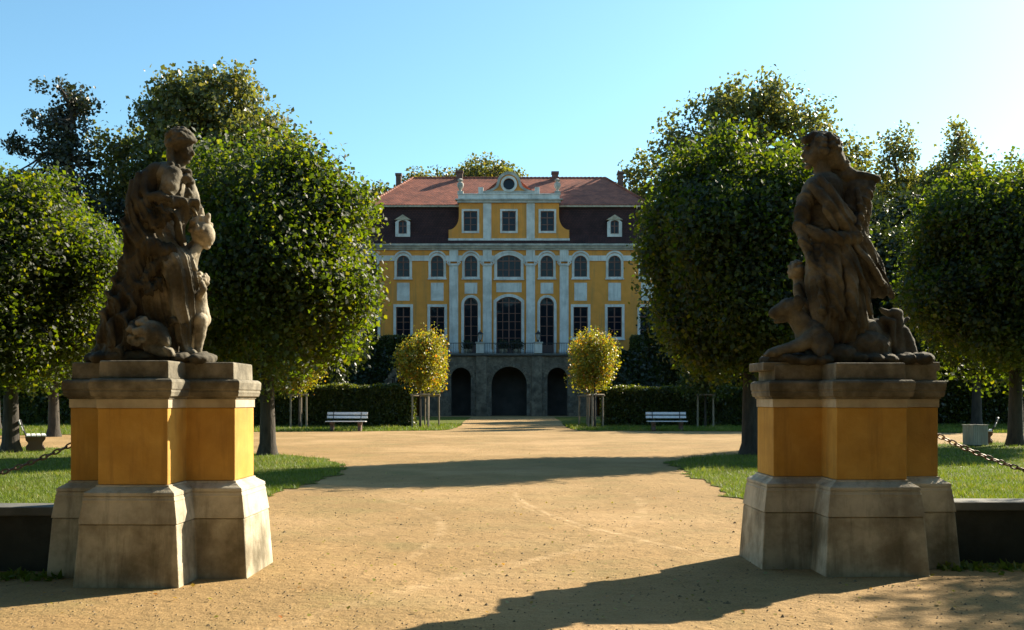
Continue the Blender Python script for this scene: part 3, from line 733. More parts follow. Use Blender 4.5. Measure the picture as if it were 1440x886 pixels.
# ------------------------------------------------------------------ palace
CX, FY = -.30, 97.5
PX = 14.36
def u(x): return (x-715.5)/PX
def zz(y): return 1.55+(562-y)/PX
pal = empty('palace', (CX, FY, 0)); tag(pal, 'ochre baroque palace with white pilasters and a red tiled mansard roof', 'building')

def arch_outline(cx, hw, z0, z1, kind, n=14):
    """kind: rect | round | seg. outline counter-clockwise from bottom left"""
    if kind == 'rect': return [(cx-hw,z0),(cx+hw,z0),(cx+hw,z1),(cx-hw,z1)]
    rise = hw if kind == 'round' else hw*.42
    rad = (hw*hw+rise*rise)/(2*rise); cz = z1-rad; a0 = math.asin(min(1, hw/rad))
    pts = [(cx-hw,z0),(cx+hw,z0)]
    for i in range(n+1):
        a = a0-2*a0*i/n; pts.append((cx+rad*math.sin(a), cz+rad*math.cos(a)))
    return pts

holes = []; specs = []
def win(cx, hw, z0, z1, kind, sur=.24, glass='glass', door=False, bars=(1,2), sill=True):
    specs.append((cx, hw, z0, z1, kind, sur, door, bars, sill)); holes.append(arch_outline(cx, hw, z0, z1, kind))
Z0 = 5.95; ZE = zz(352)      # terrace floor, underside of entablature
offs = [3.72, 7.02, 10.35, 13.55]
for sgn in (-1, 0, 1):
    if sgn == 0:
        win(0, 1.16, zz(389.5), zz(359), 'seg', .28, bars=(3,2)); win(0, 1.22, Z0+.02, zz(417.5), 'seg', .28, door=True, bars=(3,6), sill=False)
    else:
        for i, o in enumerate(offs):
            win(sgn*o, .62, zz(389.3), zz(359.5), 'round', .24, bars=(1,2))
            if i == 0: win(sgn*o, .68, Z0+.02, zz(418.5), 'round', .26, door=True, bars=(1,5), sill=False)
            else: win(sgn*o, .70, zz(474), zz(431.7), 'rect', .26, bars=(1,3))
HW = 14.75
wall = MB(); wall.poly_xz([(-HW,0),(HW,0),(HW,zz(343)),(-HW,zz(343))], holes, 0, .35)
wall.build('wall', M['facade'], pal)
body = MB(); body.box(-HW+.001, -HW+.35, .352, 16, 0, 16.7); body.box(HW-.35, HW-.001, .352, 16, 0, 16.7); body.box(-HW+.001, HW-.001, 16.002, 16.3, 0, 16.7)
body.build('side_wall', M['facade'], pal)
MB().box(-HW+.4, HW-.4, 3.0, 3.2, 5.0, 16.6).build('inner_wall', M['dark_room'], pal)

def win_parts(parent, cx, hw, z0, z1, kind, sur, door, bars, sill, y=0.0, name='window'):
    outl = arch_outline(cx, hw, z0, z1, kind)
    out2 = arch_outline(cx, hw+sur, z0-(sur if not door else 0), z1+sur, kind)
    if door: out2 = [(p[0], p[1]-.0) for p in out2]; out2[0] = (cx-hw-sur, z0-.001); out2[1] = (cx+hw+sur, z0-.001); outl2 = [(p[0], p[1]) for p in outl]; outl2[0] = (cx-hw, z0+.001); outl2[1] = (cx+hw, z0+.001)
    else: outl2 = outl
    w = MB().poly_xz(out2, [outl2], y-.07, y-.003).build('door' if door else name, M['trim'], parent)      # the surround
    w.name = 'door' if door else name
    if sill: MB().box(cx-hw-sur-.06, cx+hw+sur+.06, y-.16, y-.071, z0-sur-.04, z0-sur+.09).build('sill', M['trim'], w)
    f = MB()
    inn = arch_outline(cx, hw-.07, z0+.07, z1-.07, kind)
    f.poly_xz(outl, [inn], y+.14, y+.20)
    ztop = z1-.08 if kind == 'rect' else z1-(hw if kind == 'round' else hw*.42)*.25
    nb = bars[0]
    for i in range(nb):
        x = cx-hw+2*hw*(i+1)/(nb+1); t = .055 if (nb == 1 or i == nb//2) else .034
        f.box(x-t, x+t, y+.135, y+.195, z0+.05, (z1-.06) if i == nb//2 else ztop)
    for i in range(bars[1]):
        z = z0+(z1-z0)*(i+1)/(bars[1]+1); t = .028
        if i == bars[1]-1: t = .05; z = z1-(hw if kind == 'round' else .55 if kind == 'seg' else (z1-z0)*.32)
        f.box(cx-hw+.05, cx+hw-.05, y+.13, y+.19, z-t, z+t)
    f.build('frame', M['winframe'], w)
    if door: MB().box(cx-hw+.08, cx+hw-.08, y+.12, y+.18, z0+.03, z0+.95).build('door_panel', M['door_timber'], w)
    MB().poly_xz(inn, [], y+.165, y+.172).build('pane', M['glass'], w)
    return w
for s_ in specs: win_parts(pal, *s_)
# white recessed panels
for sgn in (-1, 1):
    for i, o in enumerate(offs):
        z0_, z1_ = (zz(413), zz(397.7)) if i == 0 else (zz(423), zz(397.7))
        MB().box(sgn*o-.62, sgn*o+.62, -.04, -.003, z0_, z1_).build('wall_panel', M['trim'], pal, .01)
MB().box(-1.24, 1.24, -.04, -.003, zz(411), zz(397.7)).build('wall_panel', M['trim'], pal, .01)
# pilasters with ionic capitals
for x in (-5.40, -2.12, 2.12, 5.40):
    p = MB(); p.box(x-.43, x+.43, -.16, -.002, Z0, zz(374)); p.box(x-.50, x+.50, -.21, -.001, Z0, Z0+.5); p.box(x-.43, x+.43, -.15, -.001, zz(366.8), ZE)
    po = p.build('pilaster', M['trim'], pal, .012)
    c = MB(); c.box(x-.5, x+.5, -.26, -.005, zz(373.9), zz(371)); c.box(x-.56, x+.56, -.3, -.005, zz(368.3), zz(366.9))
    for q in (-1, 1):
        ring = []
        for k in range(19):
            a = k/18*3.6*math.pi; r_ = .20*(1-k/26); ring.append((x+q*.50+q*r_*math.cos(a)*.9, -.26, zz(370.2)+r_*math.sin(a)))
        c.tube(ring, .045, 6)
    c.build('capital', M['trim'], po)
# string course that jumps over each window as an archivolt
sc_ = MB()
zb0, zb1 = zz(367), zz(359.5)
xs = sorted([sgn*o for sgn in (-1, 1) for o in offs]+[0])
prev = -HW
for x in xs:
    r_ = 1.50 if x == 0 else .88
    segs = [(prev, x-r_)]
    for pc in (-5.40, -2.12, 2.12, 5.40):
        segs = [q for a, b in segs for q in (([(a, pc-.44), (pc+.44, b)]) if a < pc < b else [(a, b)])]
    for a, b in segs:
        if b-a > .05: MB().box(a, b, -.10, -.004, zb0, zb1).build('string_course', M['trim'], pal)
    prev = x+r_
if HW-prev > .05: MB().box(prev, HW, -.10, -.004, zb0, zb1).build('string_course', M['trim'], pal)
for x in xs:
    r_ = 1.50 if x == 0 else .88; kind = 'seg' if x == 0 else 'round'
    o_ = arch_outline(x, r_+.1, zb0, zz(352.5), kind, 18); i_ = arch_outline(x, r_-.03, zb0-.001, zz(354.3)-.06, kind, 18)
    i_[0] = (x-r_+.03, zb0+.002); i_[1] = (x+r_-.03, zb0+.002)
    MB().poly_xz(o_, [i_], -.115, -.071).build('archivolt', M['trim'], pal)
# main cornice, lit top edge
for k, (y0, y1, pr, mm) in enumerate(((352, 349.5, .18, 'trim_grey'), (349.4, 346.6, .34, 'trim_grey'), (346.5, 343.4, .52, 'trim_grey'))):
    MB().box(-HW-pr, HW+pr, -pr, .3, zz(y0), zz(y1)).build('cornice', M[mm], pal, .02)

# attic storey of the centre with scrolled foot and gable
at_holes = []; at_specs = []
for x in (-3.76, 0, 3.76):
    a = (x, .66, zz(325.3), zz(297.3), 'rect', .2, False, (1,2), False); at_specs.append(a); at_holes.append(arch_outline(*a[:5]))
zt0, zt1, zw = zz(340), zz(282), zz(323.5)
outl = [(-5.9,zt0),(5.9,zt0),(5.9,zw)]
for i in range(1, 10):
    a = i/9*math.pi/2; outl.append((5.9-1.0*math.sin(a), zw+.0+1.35*(1-math.cos(a))))
outl += [(4.9,zt1),(-4.9,zt1)]
for i in range(9, 0, -1):
    a = i/9*math.pi/2; outl.append((-5.9+1.0*math.sin(a), zw+1.35*(1-math.cos(a))))
outl += [(-5.9,zw)]
att = MB().poly_xz(outl, at_holes, -.12, .3).build('attic_wall', M['facade'], pal)
for a in at_specs: win_parts(att, *a, y=-.12)
MB().box(-5.95, 5.95, -.24, -.122, zz(340), zz(335.7)).build('attic_plinth', M['trim'], att, .02)
for x in (-2.12, 2.12): MB().box(x-.40, x+.40, -.2, -.121, zz(335.6), zz(286)).build('attic_pilaster', M['trim'], att, .015)
MB().box(-5.05, 5.05, -.34, .34, zz(285.9), zz(282.3)).box(-5.25, 5.25, -.46, .4, zz(282.2), zz(280.4)).build('attic_cornice', M['trim_grey'], att, .02)
MB().box(-4.95, 4.95, -.22, .3, zz(280.3), zz(274.4)).box(-5.05, 5.05, -.28, .36, zz(274.3), zz(272.9)).build('parapet', M['trim'], att, .015)
# scroll gable with oculus
zg = zz(272.8); cz_ = zz(259.5)
circ = [(.56*math.cos(2*math.pi*i/28), cz_+.56*math.sin(2*math.pi*i/28)) for i in range(28)]
go = [(-2.95,zg),(2.95,zg),(2.95,zg+.18)]
for i in range(0, 13):
    a = i/12*math.pi/2; go.append((1.22+1.55*(1-math.sin(a)), zg+.25+ (cz_-zg-.12)*(1-math.cos(a))))
for i in range(0, 21):
    a = math.pi*i/20; go.append((1.16*math.cos(a), cz_+.12+1.12*math.sin(a)))
for i in range(12, -1, -1):
    a = i/12*math.pi/2; go.append((-1.22-1.55*(1-math.sin(a)), zg+.25+(cz_-zg-.12)*(1-math.cos(a))))
go.append((-2.95,zg+.18))
ga = MB().poly_xz(go, [circ], -.12, .3).build('gable', M['facade'], att)
rim = [(p[0]*.84, zg+.3+(p[1]-zg-.3)*.86) if p[1] > zg+.2 else (p[0]*.84, zg+.25) for p in go]
MB().poly_xz(go, [[(p[0]*.80, max(zg+.28, zg+(p[1]-zg)*.87)) for p in go[2:-1]]], -.2, -.121).build('gable_coping', M['trim_grey'], ga)
c2 = [(.80*math.cos(2*math.pi*i/28), cz_+.80*math.sin(2*math.pi*i/28)) for i in range(28)]
oc = MB().poly_xz(c2, [circ], -.26, -.205).build('oculus', M['trim'], ga)
MB().poly_xz(circ, [], .05, .06).build('pane', M['glass'], oc)
for x in (-2.75, 2.75): MB().box(x-.24, x+.24, -.26, .3, zg, zg+.62).build('parapet_block', M['trim'], att, .02)
for x in (-4.75, 4.75):
    v = MB(); v.box(x-.28, x+.28, -.28, .28, zg+.001, zg+.25)
    v.lathe([(.16,.25),(.12,.4),(.26,.62),(.33,.85),(.30,1.05),(.16,1.16),(.22,1.25),(.30,1.36),(.12,1.5)], 14, (x, 0, zg)); v.build('urn', M['trim_grey'], att, smooth=True)

# roofs
def roof_loft(name, rings, m, parent, cap=True):
    vs = []; fs = []
    for (hx, y0, y1, z) in rings: vs += [(-hx,y0,z),(hx,y0,z),(hx,y1,z),(-hx,y1,z)]
    for i in range(len(rings)-1):
        for j in range(4): a = i*4+j; b = i*4+(j+1) % 4; fs.append((a, b, b+4, a+4))
    if cap: fs.append(tuple(range(4))[::-1]); n = (len(rings)-1)*4; fs.append((n, n+1, n+2, n+3))
    return MB().add(vs, fs).build(name, m, parent)
mans = roof_loft('mansard_roof', [(15.3,-.55,16.8,zz(343.3)),(15.0,-.30,16.6,zz(343.3)+.22),(14.55,.10,16.2,zz(343.3)+.9),(14.2,.42,15.9,zz(343.3)+2.0),(13.98,.62,15.7,zz(343.3)+3.1),(13.9,.70,15.6,20.62)], M['tile_dark'], pal)
up = roof_loft('upper_roof', [(14.0,.48,15.8,20.58),(13.95,.45,15.85,20.74),(10.2,8.1,8.3,25.05)], M['tile'], pal)
MB().box(-14.02, 14.02, .40, .47, 20.50, 20.66).build('gutter', M['cream'], up)
rd = MB()
g = np.random.default_rng(3)
for i in range(50):
    x = -10.2+i*.408; rd.tube([(x, 8.2, 25.05), (x+.43, 8.2, 25.09)], [.12, .15], 8)
for sx_ in (-1, 1):
    a = Vector((sx_*10.2, 8.15, 25.08)); b = Vector((sx_*13.95, .5, 20.78))
    for i in range(22): rd.tube([b.lerp(a, i/22), b.lerp(a, (i+1.08)/22)], [.15, .12], 8)
rd.build('ridge_tiles', M['tile'], up)
# cross roof behind the gable
cr = MB().add([(-3.3,.3,21.3),(3.3,.3,21.3),(0,.3,23.9),(-3.3,7.5,21.3),(3.3,7.5,21.3),(0,7.5,23.9)], [(0,1,2),(3,5,4),(1,4,5,2),(0,2,5,3)])
cr.build('cross_roof', M['tile'], up)
rf2 = MB().box(-4.88, 4.88, .32, 4.2, 18, 21.1); rf2.build('attic_side', M['facade'], att)
def chimney(x, y, w, z0, z1):
    c = MB(); c.box(x-w, x+w, y-.3, y+.3, z0, z1-.25); c.box(x-w-.07, x+w+.07, y-.38, y+.38, z1-.249, z1); c.build('chimney', M['chimney'], up, .01)
s105 = 1400/105.5
chimney((561.3-720)/s105*1.0-CX, 7.6, .27, 22, 1.55+(562-245.5)/s105); chimney((646.5-720)/s105-CX, 7.6, .33, 22.5, 1.55+(562-241.5)/s105)
chimney((780.3-720)/s105-CX, 7.6, .33, 22.5, 1.55+(562-243)/s105); chimney((872-720)/s105-CX, 7.6, .27, 22, 1.55+(562-243)/s105)
for a_, b_ in (((-11.9,7.6,24.2),(-10.6,7.6,24.4)), ((11.4,7.6,24.5),(10.0,7.6,24.6))): MB().tube([a_, b_], .04, 6).build('roof_rod', M['black_iron'], up)
# dormers
for x in (-10.4, 10.35):
    dz0, dz1 = zz(333), zz(302)
    hw = .60
    sid = MB(); o_ = arch_outline(x, .72, dz0, zz(308), 'seg'); i_ = arch_outline(x, .42, dz0+.28, zz(309.5), 'seg')
    sid.poly_xz(o_, [i_], -.05, .12); dm = sid.build('dormer', M['trim'], mans)
    for q in (-.61, .61): MB().box(x+q-.05, x+q+.05, .121, 1.3, dz0, zz(309)).build('dormer_cheek', M['tile_dark'], dm)
    rr = MB().add([(x-.80,-.14,zz(309.2)),(x+.80,-.14,zz(309.2)),(x,-.14,zz(302)),(x-.80,1.4,zz(309.2)),(x+.80,1.4,zz(309.2)),(x,1.4,zz(302))], [(0,1,2),(3,5,4),(1,4,5,2),(0,2,5,3),(0,3,4,1)])
    rr.build('dormer_roof', M['cream'], dm)
    win_parts(dm, x, .40, dz0+.30, zz(309.8), 'seg', .02, False, (1,1), False, y=0)

# ------------------------------------------------------------------ terrace with arcade
TY = 94.0; TP = 1400/TY
def tu(x): return (x-716)/TP
def tz(y): return 1.55+(562-y)/TP
ter = empty('arcaded_terrace', (-.27, TY, 0)); tag(ter, 'rubble stone terrace with three dark arches below the palace', 'terrace')
arches = [arch_outline(0, 1.66, -.02, tz(515.5), 'round', 20), arch_outline(-4.55, .94, -.02, tz(517), 'round', 16), arch_outline(4.55, .94, -.02, tz(517), 'round', 16)]
out_ = [(-8.3,-.021),(8.3,-.021),(8.3,5.72),(-8.3,5.72)]
# outer ring with arches open to the ground: outline walks round them
def open_wall(x0, x1, zt, archs):
    pts = [(x0,-.1)]
    for (cx, hw, zt_) in archs:
        pts.append((cx-hw,-.1)); rise = hw; cz = zt_-rise
        for i in range(21):
            a = math.pi-math.pi*i/20; pts.append((cx+hw*math.cos(a), cz+hw*math.sin(a)))
        pts.append((cx+hw,-.1))
    pts += [(x1,-.1),(x1,zt),(x0,zt)]
    return pts
tw = open_wall(-8.3, 8.3, 5.70, [(-4.55,.94,tz(517)),(0,1.66,tz(515.5)),(4.55,.94,tz(517))])
MB().poly_xz(tw, [], 0, .7).build('wall', M['rubble'], ter)
# rough stone courses on the wall face, real relief
g = np.random.default_rng(21)
st = MB()
def clear(x, z, w):
    for cx, hw, zt_ in ((-4.55,.94,tz(517)),(0,1.66,tz(515.5)),(4.55,.94,tz(517))):
        cz = zt_-hw
        if z < cz and abs(x-cx) < hw+w: return False
        if z >= cz-.05 and math.hypot(x-cx, z-cz) < hw+w+.12: return False
    return True
z = 0.0
while z < 5.3:
    hh = g.uniform(.16, .34); x = -8.3
    while x < 8.2:
        ww = g.uniform(.3, .8)
        if clear(x+ww/2, z+hh/2, ww/2) and x+ww < 8.3:
            d = g.uniform(.012, .05)
            st.box(x+.012, x+ww-.012, -d, -.002, z+.01, z+hh-.01)
        x += ww
    z += hh
M['stones'] = mat('rubble_stones', (.30,.24,.17), .95, (.13,.105,.075), 1.1, (.065,.053,.04), 2.4, bump=.02, bscale=8)
st.build('stones', M['stones'], ter)
for cx, hw, zt_ in ((-4.55,.94,tz(517)),(0,1.66,tz(515.5)),(4.55,.94,tz(517))):
    n = int(hw*9)+4; vo = MB()
    for i in range(n):
        a0 = math.pi*i/n+.02; a1 = math.pi*(i+1)/n-.02; cz = zt_-hw; r0, r1 = hw+.004, hw+.36
        q = [(cx+r*math.cos(a), cz+r*math.sin(a)) for r, a in ((r0,a0),(r0,a1),(r1,a1),(r1,a0))]
        vo.poly_xz(q[::-1], [], -.06-.012*(i % 2), -.001)
    vo.build('voussoirs', M['stones'], ter)
for x in (-2.62, 2.62): MB().box(x-.5, x+.5, -.16, -.055, -.1, 5.66).build('pier', M['stones'], ter, .02)
MB().box(-8.4, 8.4, -.28, 3.5, 5.705, 5.92).build('terrace_floor', M['coping'], ter, .02)
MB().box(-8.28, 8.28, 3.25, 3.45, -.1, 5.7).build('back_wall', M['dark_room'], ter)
MB().box(-8.3, -7.9, .702, 3.24, -.1, 5.7).box(7.9, 8.3, .702, 3.24, -.1, 5.7).build('end_wall', M['rubble'], ter)
ra = MB()
def rail(x0, x1):
    ra.tube([(x0,-.1,6.88),(x1,-.1,6.88)], .035, 6); ra.tube([(x0,-.1,6.02),(x1,-.1,6.02)], .025, 6)
    n = int((x1-x0)/.16)
    for i in range(n+1): x = x0+(x1-x0)*i/n; ra.tube([(x,-.1,5.92),(x,-.1,6.88)], .016 if i % 8 else .035, 5)
rail(-8.2, -3.12); rail(-2.36, 2.36); rail(3.12, 8.2)
ra.build('railing', M['black_iron'], ter)
for x in (-2.74, 2.74):
    p = MB(); p.box(x-.37, x+.37, -.35, .35, 5.921, 6.85); pp = p.build('railing_post', M['trim'], ter, .015)
    MB().box(x-.45, x+.45, -.42, .42, 6.852, 6.98).build('post_cap', M['trim_grey'], pp, .015)
for x, lb in ((-2.74, 'black lantern on the white terrace post left of the palace door'), (2.74, 'black lantern on the white terrace post right of the palace door')):
    t = empty('lantern', (x-.27, TY-.02, 6.98)); tag(t, lb, 'lantern', 'lanterns on the terrace posts')
    MB().lathe([(.16,0),(.10,.06),(.07,.14),(.10,.22)], 10).build('foot', M['black_iron'], t)
    MB().lathe([(.11,.222),(.20,.74)], 6).build('glass', M['lamp_glass'], t)
    MB().lathe([(.32,.742),(.30,.80),(.12,.96),(.05,1.02),(.03,1.14)], 6).build('roof', M['black_iron'], t)
    fr = MB()
    for k in range(6):
        a = 2*math.pi*k/6; fr.tube([(.12*math.cos(a),.12*math.sin(a),.22),(.215*math.cos(a),.215*math.sin(a),.745)], .018, 4)
    fr.build('frame', M['black_iron'], t)
# planter shrubs behind the railing
for x, r_, h, lb in ((-.55,.55,.8,'low dark shrub in a trough left of the palace door axis'), (.75,.62,.8,'low dark shrub in a trough right of the palace door axis'), (-3.95,.42,.75,'rounded dark shrub before the arched terrace door on the left')):
    t = empty('potted_shrub', (x-.27, TY+.75, 5.92)); tag(t, lb, 'shrub')
    MB().lathe([(.30,0),(.36,.05),(.42,.42),(.46,.45),(.40,.46)], 14).build('pot', M['sandstone_dark'], t)
    p, nr = crown_points([(0,0,.45+h*.45,r_,r_*.8,h*.5)], 900, .5, int(abs(x)*10), .5, sprig=6); link_mesh('foliage', leaf_mesh('foliage', p, .09, nr, .3, 3), M['dark_leaf'], t)

# earth banks beside the terrace, ivy on them, hedge on top
for sgn in (-1, 1):
    b = MB(); x0, x1 = 8.35, 48
    nx, ny = 60, 14; vs = []
    for i in range(nx+1):
        for j in range(ny+1):
            X = x0+(x1-x0)*i/nx; t = j/ny; Y = 87.5+t*8.5
            zz_ = 5.75*min(1, (t*1.25)**1.1)+.25*noise.noise(Vector((X*.4, Y*.4, sgn)))*(1 if 0 < j < ny else 0)
            if j == 0: zz_ = -.1
            vs.append((sgn*X-.27, Y, zz_))
    fs = []
    for i in range(nx):
        for j in range(ny):
            a = i*(ny+1)+j; q = (a, a+ny+1, a+ny+2, a+1); fs.append(q if sgn > 0 else q[::-1])
    vs2 = [(sgn*X-.27, Y, 5.75) for X, Y in ((x0,96.001),(x1,96.001),(x1,150),(x0,150))]
    b.add(vs, fs)
    if True: b.add(vs2, [(0,1,2,3) if sgn > 0 else (3,2,1,0)])
    bo = b.build('terrain_bank', M['soil'], None, smooth=True); tag(bo, kind='structure')
    g = np.random.default_rng(30+sgn); n = 26000
    X = g.uniform(x0, 36, n); t = g.uniform(0, 1, n)
    Z = 5.75*np.minimum(1, (t*1.25)**1.1)+.1+np.abs(g.normal(0, .22, n))*(1+.8*np.sin(X*1.7)*np.cos(t*9))
    p = np.stack([sgn*X-.27, 87.5+t*8.5, Z], 1)
    tag(link_mesh('undergrowth', leaf_mesh('undergrowth', p, .24, None, .5, 40), M['dark_leaf']), 'dark ivy and brambles covering the bank %s the arcade' % ('left of' if sgn < 0 else 'right of'), 'undergrowth', kind='stuff')

def hedge(x0, x1, y, z0, h, d, label, n, leaf=.09, name='hedge', seed=1, yr=0):
    t = empty(name, ((x0+x1)/2, y, z0), yr); tag(t, label, 'hedge')
    L_ = (x1-x0)/2
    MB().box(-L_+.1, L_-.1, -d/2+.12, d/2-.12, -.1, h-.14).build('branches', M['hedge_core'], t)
    g = np.random.default_rng(seed); P = []; Nn = []
    areas = [2*L_*h*1.6, 2*L_*h*.4, 2*L_*d*1.6, d*h, d*h]; tot = sum(areas)
    for k, a in enumerate(areas):
        m = int(n*a/tot); a_ = g.uniform(-1, 1, m); b_ = g.uniform(0, 1, m); o = g.normal(0, .05, m)
        if k == 0: q = np.stack([a_*L_, -d/2+o, b_*h], 1); nn = (0,-1,0)
        elif k == 1: q = np.stack([a_*L_, d/2+o, b_*h], 1); nn = (0,1,0)
        elif k == 2: q = np.stack([a_*L_, (b_-.5)*d, h-.04+np.abs(o)*1.6+.05*np.sin(a_*L_*2.3)+.03*np.sin(a_*L_*7)], 1); nn = (0,0,1)
        else: s_ = -1 if k == 3 else 1; q = np.stack([s_*L_+o, a_*d/2, b_*h], 1); nn = (s_,0,0)
        P.append(q); Nn.append(np.tile(np.array(nn, float), (m, 1)))
    link_mesh('foliage', leaf_mesh('foliage', np.concatenate(P), leaf, np.concatenate(Nn), .3, seed), M['hedge'], t)
    return t
hedge(-15.2, -5.6, 56.6, 0, 2.25, 1.4, 'clipped hedge with a sunlit top behind the left bench', 42000, .085, seed=51)
hedge(5.2, 17.5, 57.0, 0, 2.15, 1.4, 'clipped dark hedge in shade behind the right bench', 42000, .085, seed=52)
hedge(-46, -16.5, 60, 0, 2.6, 1.8, 'long dark hedge behind the far trees on the left', 45000, .13, seed=53)
hedge(18.5, 50, 61, 0, 2.6, 1.8, 'long dark hedge behind the far trees on the right', 45000, .13, seed=54)
hedge(-15.5, -8.7, 95.4, 5.7, 1.85, 1.2, 'clipped hedge along the terrace edge left of the railing', 9000, .13, seed=55)
hedge(11.4, 17.5, 95.4, 5.7, 1.85, 1.2, 'clipped hedge along the terrace edge right of the railing', 9000, .13, seed=56)
# rough stair flank wall climbing the left bank
rw = MB(); g = np.random.default_rng(61)
for i in range(60):
    t = i/60; x = -12.6+t*2.0; y = 86.2+t*5.5; z = .2+t*4.0
    for k in range(3): rw.box(x+g.uniform(-.3,.1), x+g.uniform(.15,.4), y-.2, y+.3, z-.6+g.uniform(0,.5), z+g.uniform(.1,.45))
tag(rw.build('stair_wall', M['stones']), 'rough pale stone flank wall climbing the bank left of the arcade', 'wall')

# ------------------------------------------------------------------ trees
def place(t, x, y, rz=0, s=1.0, label=None, cat='tree', group=None, sz=None):
    t.location = (x, y, 0); t.rotation_euler = (0, 0, rz); t.scale = (s, s, sz or s)
    tag(t, label, cat, group); return t
# clipped limes
def lime_lobes(r, zc, hz, seed):
    g = np.random.default_rng(seed); L_ = [(0,0,zc,r*.86,r*.86,hz*.92)]
    for k in range(9):
        a = g.uniform(0, 6.28); e = g.uniform(-.9, 1.0); q = r*g.uniform(.10, .18); c = math.sqrt(max(.05, 1-e*e*.9))
        L_.append((math.cos(a)*r*.98*c, math.sin(a)*r*.98*c, zc+e*hz*.98, q, q, q))
    for k in range(34):
        a = g.uniform(0, 6.28); e = g.uniform(-.6, 1.0); c = math.sqrt(max(.05, 1-e*e*.95)); h_ = g.uniform(.15, .4)
        L_.append((math.cos(a)*r*1.0*c, math.sin(a)*r*1.0*c, zc+e*hz*1.0+h_*.5, .12, .12, h_))
    for k in range(16):
        a = k*2.4+g.uniform(-.4, .4); e = g.uniform(-.95, .8); q = r*g.uniform(.30, .46)
        c = math.sqrt(1-min(.8, e*e)); L_.append((math.cos(a)*r*.62*c*1.05, math.sin(a)*r*.62*c*1.05, zc+e*hz*.72, q, q, q*.9))
    return L_
G1 = 'round headed lime trees around the forecourt'
limeA = make_tree('lime_tree', lime_lobes(2.95, 5.5, 3.35, 1), 2.3, .21, 135000, .10, M['lime'], 71, clump=1.0, shell=.68, sprig=9)
place(limeA, -6.83, 27.8, 0, 1, 'full lime tree right behind the left statue, its sunny side towards the palace', group=G1, sz=.97)
limeB = make_tree('lime_tree', lime_lobes(2.9, 5.7, 3.3, 2), 2.4, .23, 135000, .10, M['lime'], 72, clump=1.0, shell=.68, sprig=9)
place(limeB, 6.65, 27.8, 0, 1, 'full lime tree left of the right statue, hiding the right end of the palace', group=G1, sz=.96)
limeC = copy_tree(limeB); place(limeC, -14.75, 29.3, R(130), 1.0, 'lime tree at the left photo edge beside the bench end', group=G1, sz=.88)
limeD = copy_tree(limeA); place(limeD, -19.2, 41.7, R(70), 1.05, 'lime tree on the far side of the path at left, trunk beside the pedestal', group=G1)
limeE = copy_tree(limeA); place(limeE, 16.9, 33.4, R(200), 1.13, 'lime tree at the right photo edge behind the litter bin', group=G1, sz=1.06)
limeF = copy_tree(limeB); place(limeF, 25.2, 54, R(250), 1.15, 'lime tree on the far side of the path at right, directly above the litter bin', group=G1)
limeG = copy_tree(limeA); place(limeG, 15.3, 15.2, R(300), .95, 'lime tree beyond the right photo edge shading the wall foot', group=G1)
limeH = copy_tree(limeB); place(limeH, -26, 50, R(20), 1.15, 'lime tree deep in the left background behind its neighbours', group=G1)

# young autumn maples with stakes
def young(x, y, r, h, seed, label, m='autumn'):
    t = make_tree('young_tree', (lambda gg: [(0,0,h-r*1.1,r*.8,r*.8,r*.95)]+[(gg.uniform(-.55,.55)*r, gg.uniform(-.5,.5)*r, h-r*1.1+gg.uniform(-.85,.9)*r, r*gg.uniform(.25,.5), r*gg.uniform(.25,.5), r*gg.uniform(.3,.5)) for _ in range(9)])(np.random.default_rng(seed*3)), h-2.2*r, .06, 10000, .09, M[m], seed, clump=1.0, shell=.7, sprig=16)
    place(t, x, y, 0, 1, label, group='young staked trees in front of the hedges'); return t
young(-4.95, 53.6, 1.22, 4.95, 81, 'young yellow maple with a stake frame left of the arcade')
young(4.50, 54.2, 1.25, 5.3, 82, 'young yellow maple with a stake frame right of the arcade')
young(-4.85, 57.6, 1.05, 4.6, 83, 'second young yellow maple just behind the left one')
young(4.55, 58.2, 1.05, 4.7, 84, 'second young yellow maple just behind the right one')
young(-11.5, 53.8, 1.45, 5.1, 85, 'young maple half hidden by the lime, left of the left bench')
young(10.6, 54.6, 1.45, 5.1, 86, 'young dark maple in shade, right of the right bench', 'hedge')
def stakes(x, y, rot, label, h=1.75):
    t = empty('tree_stakes', (x, y, 0), rot); tag(t, label, 'tree stakes', 'stake frames around the young trees')
    pos = [(.48*math.cos(a), .48*math.sin(a)) for a in (R(-25), R(-150), R(90))]
    for (a, b) in pos: MB().tube([(a,b,-.1),(a*.97,b*.97,h)], .05, 9).build('post', M['stake'], t, smooth=True)
    for i in range(3):
        p, q = pos[i], pos[(i+1) % 3]; d = Vector((q[0]-p[0], q[1]-p[1], 0)).normalized()*.1
        MB().tube([(p[0]-d.x,p[1]-d.y,h+.02+.05*(i == 0)),(q[0]+d.x,q[1]+d.y,h+.02+.05*(i == 0))], .04, 8).build('rail', M['stake'], t, smooth=True)
stakes(-4.95, 53.6, R(5), 'stake frame round the front yellow maple left of the arcade')
stakes(4.50, 54.2, R(40), 'stake frame round the front yellow maple right of the arcade')
stakes(-4.7, 57.6, R(20), 'stake frame of the second maple behind the left one')
stakes(4.35, 58.2, R(60), 'stake frame of the second maple behind the right one')
stakes(-11.5, 53.8, R(0), 'stake frame left of the left bench')
stakes(10.6, 54.6, R(-10), 'dark stake frame right of the right bench')

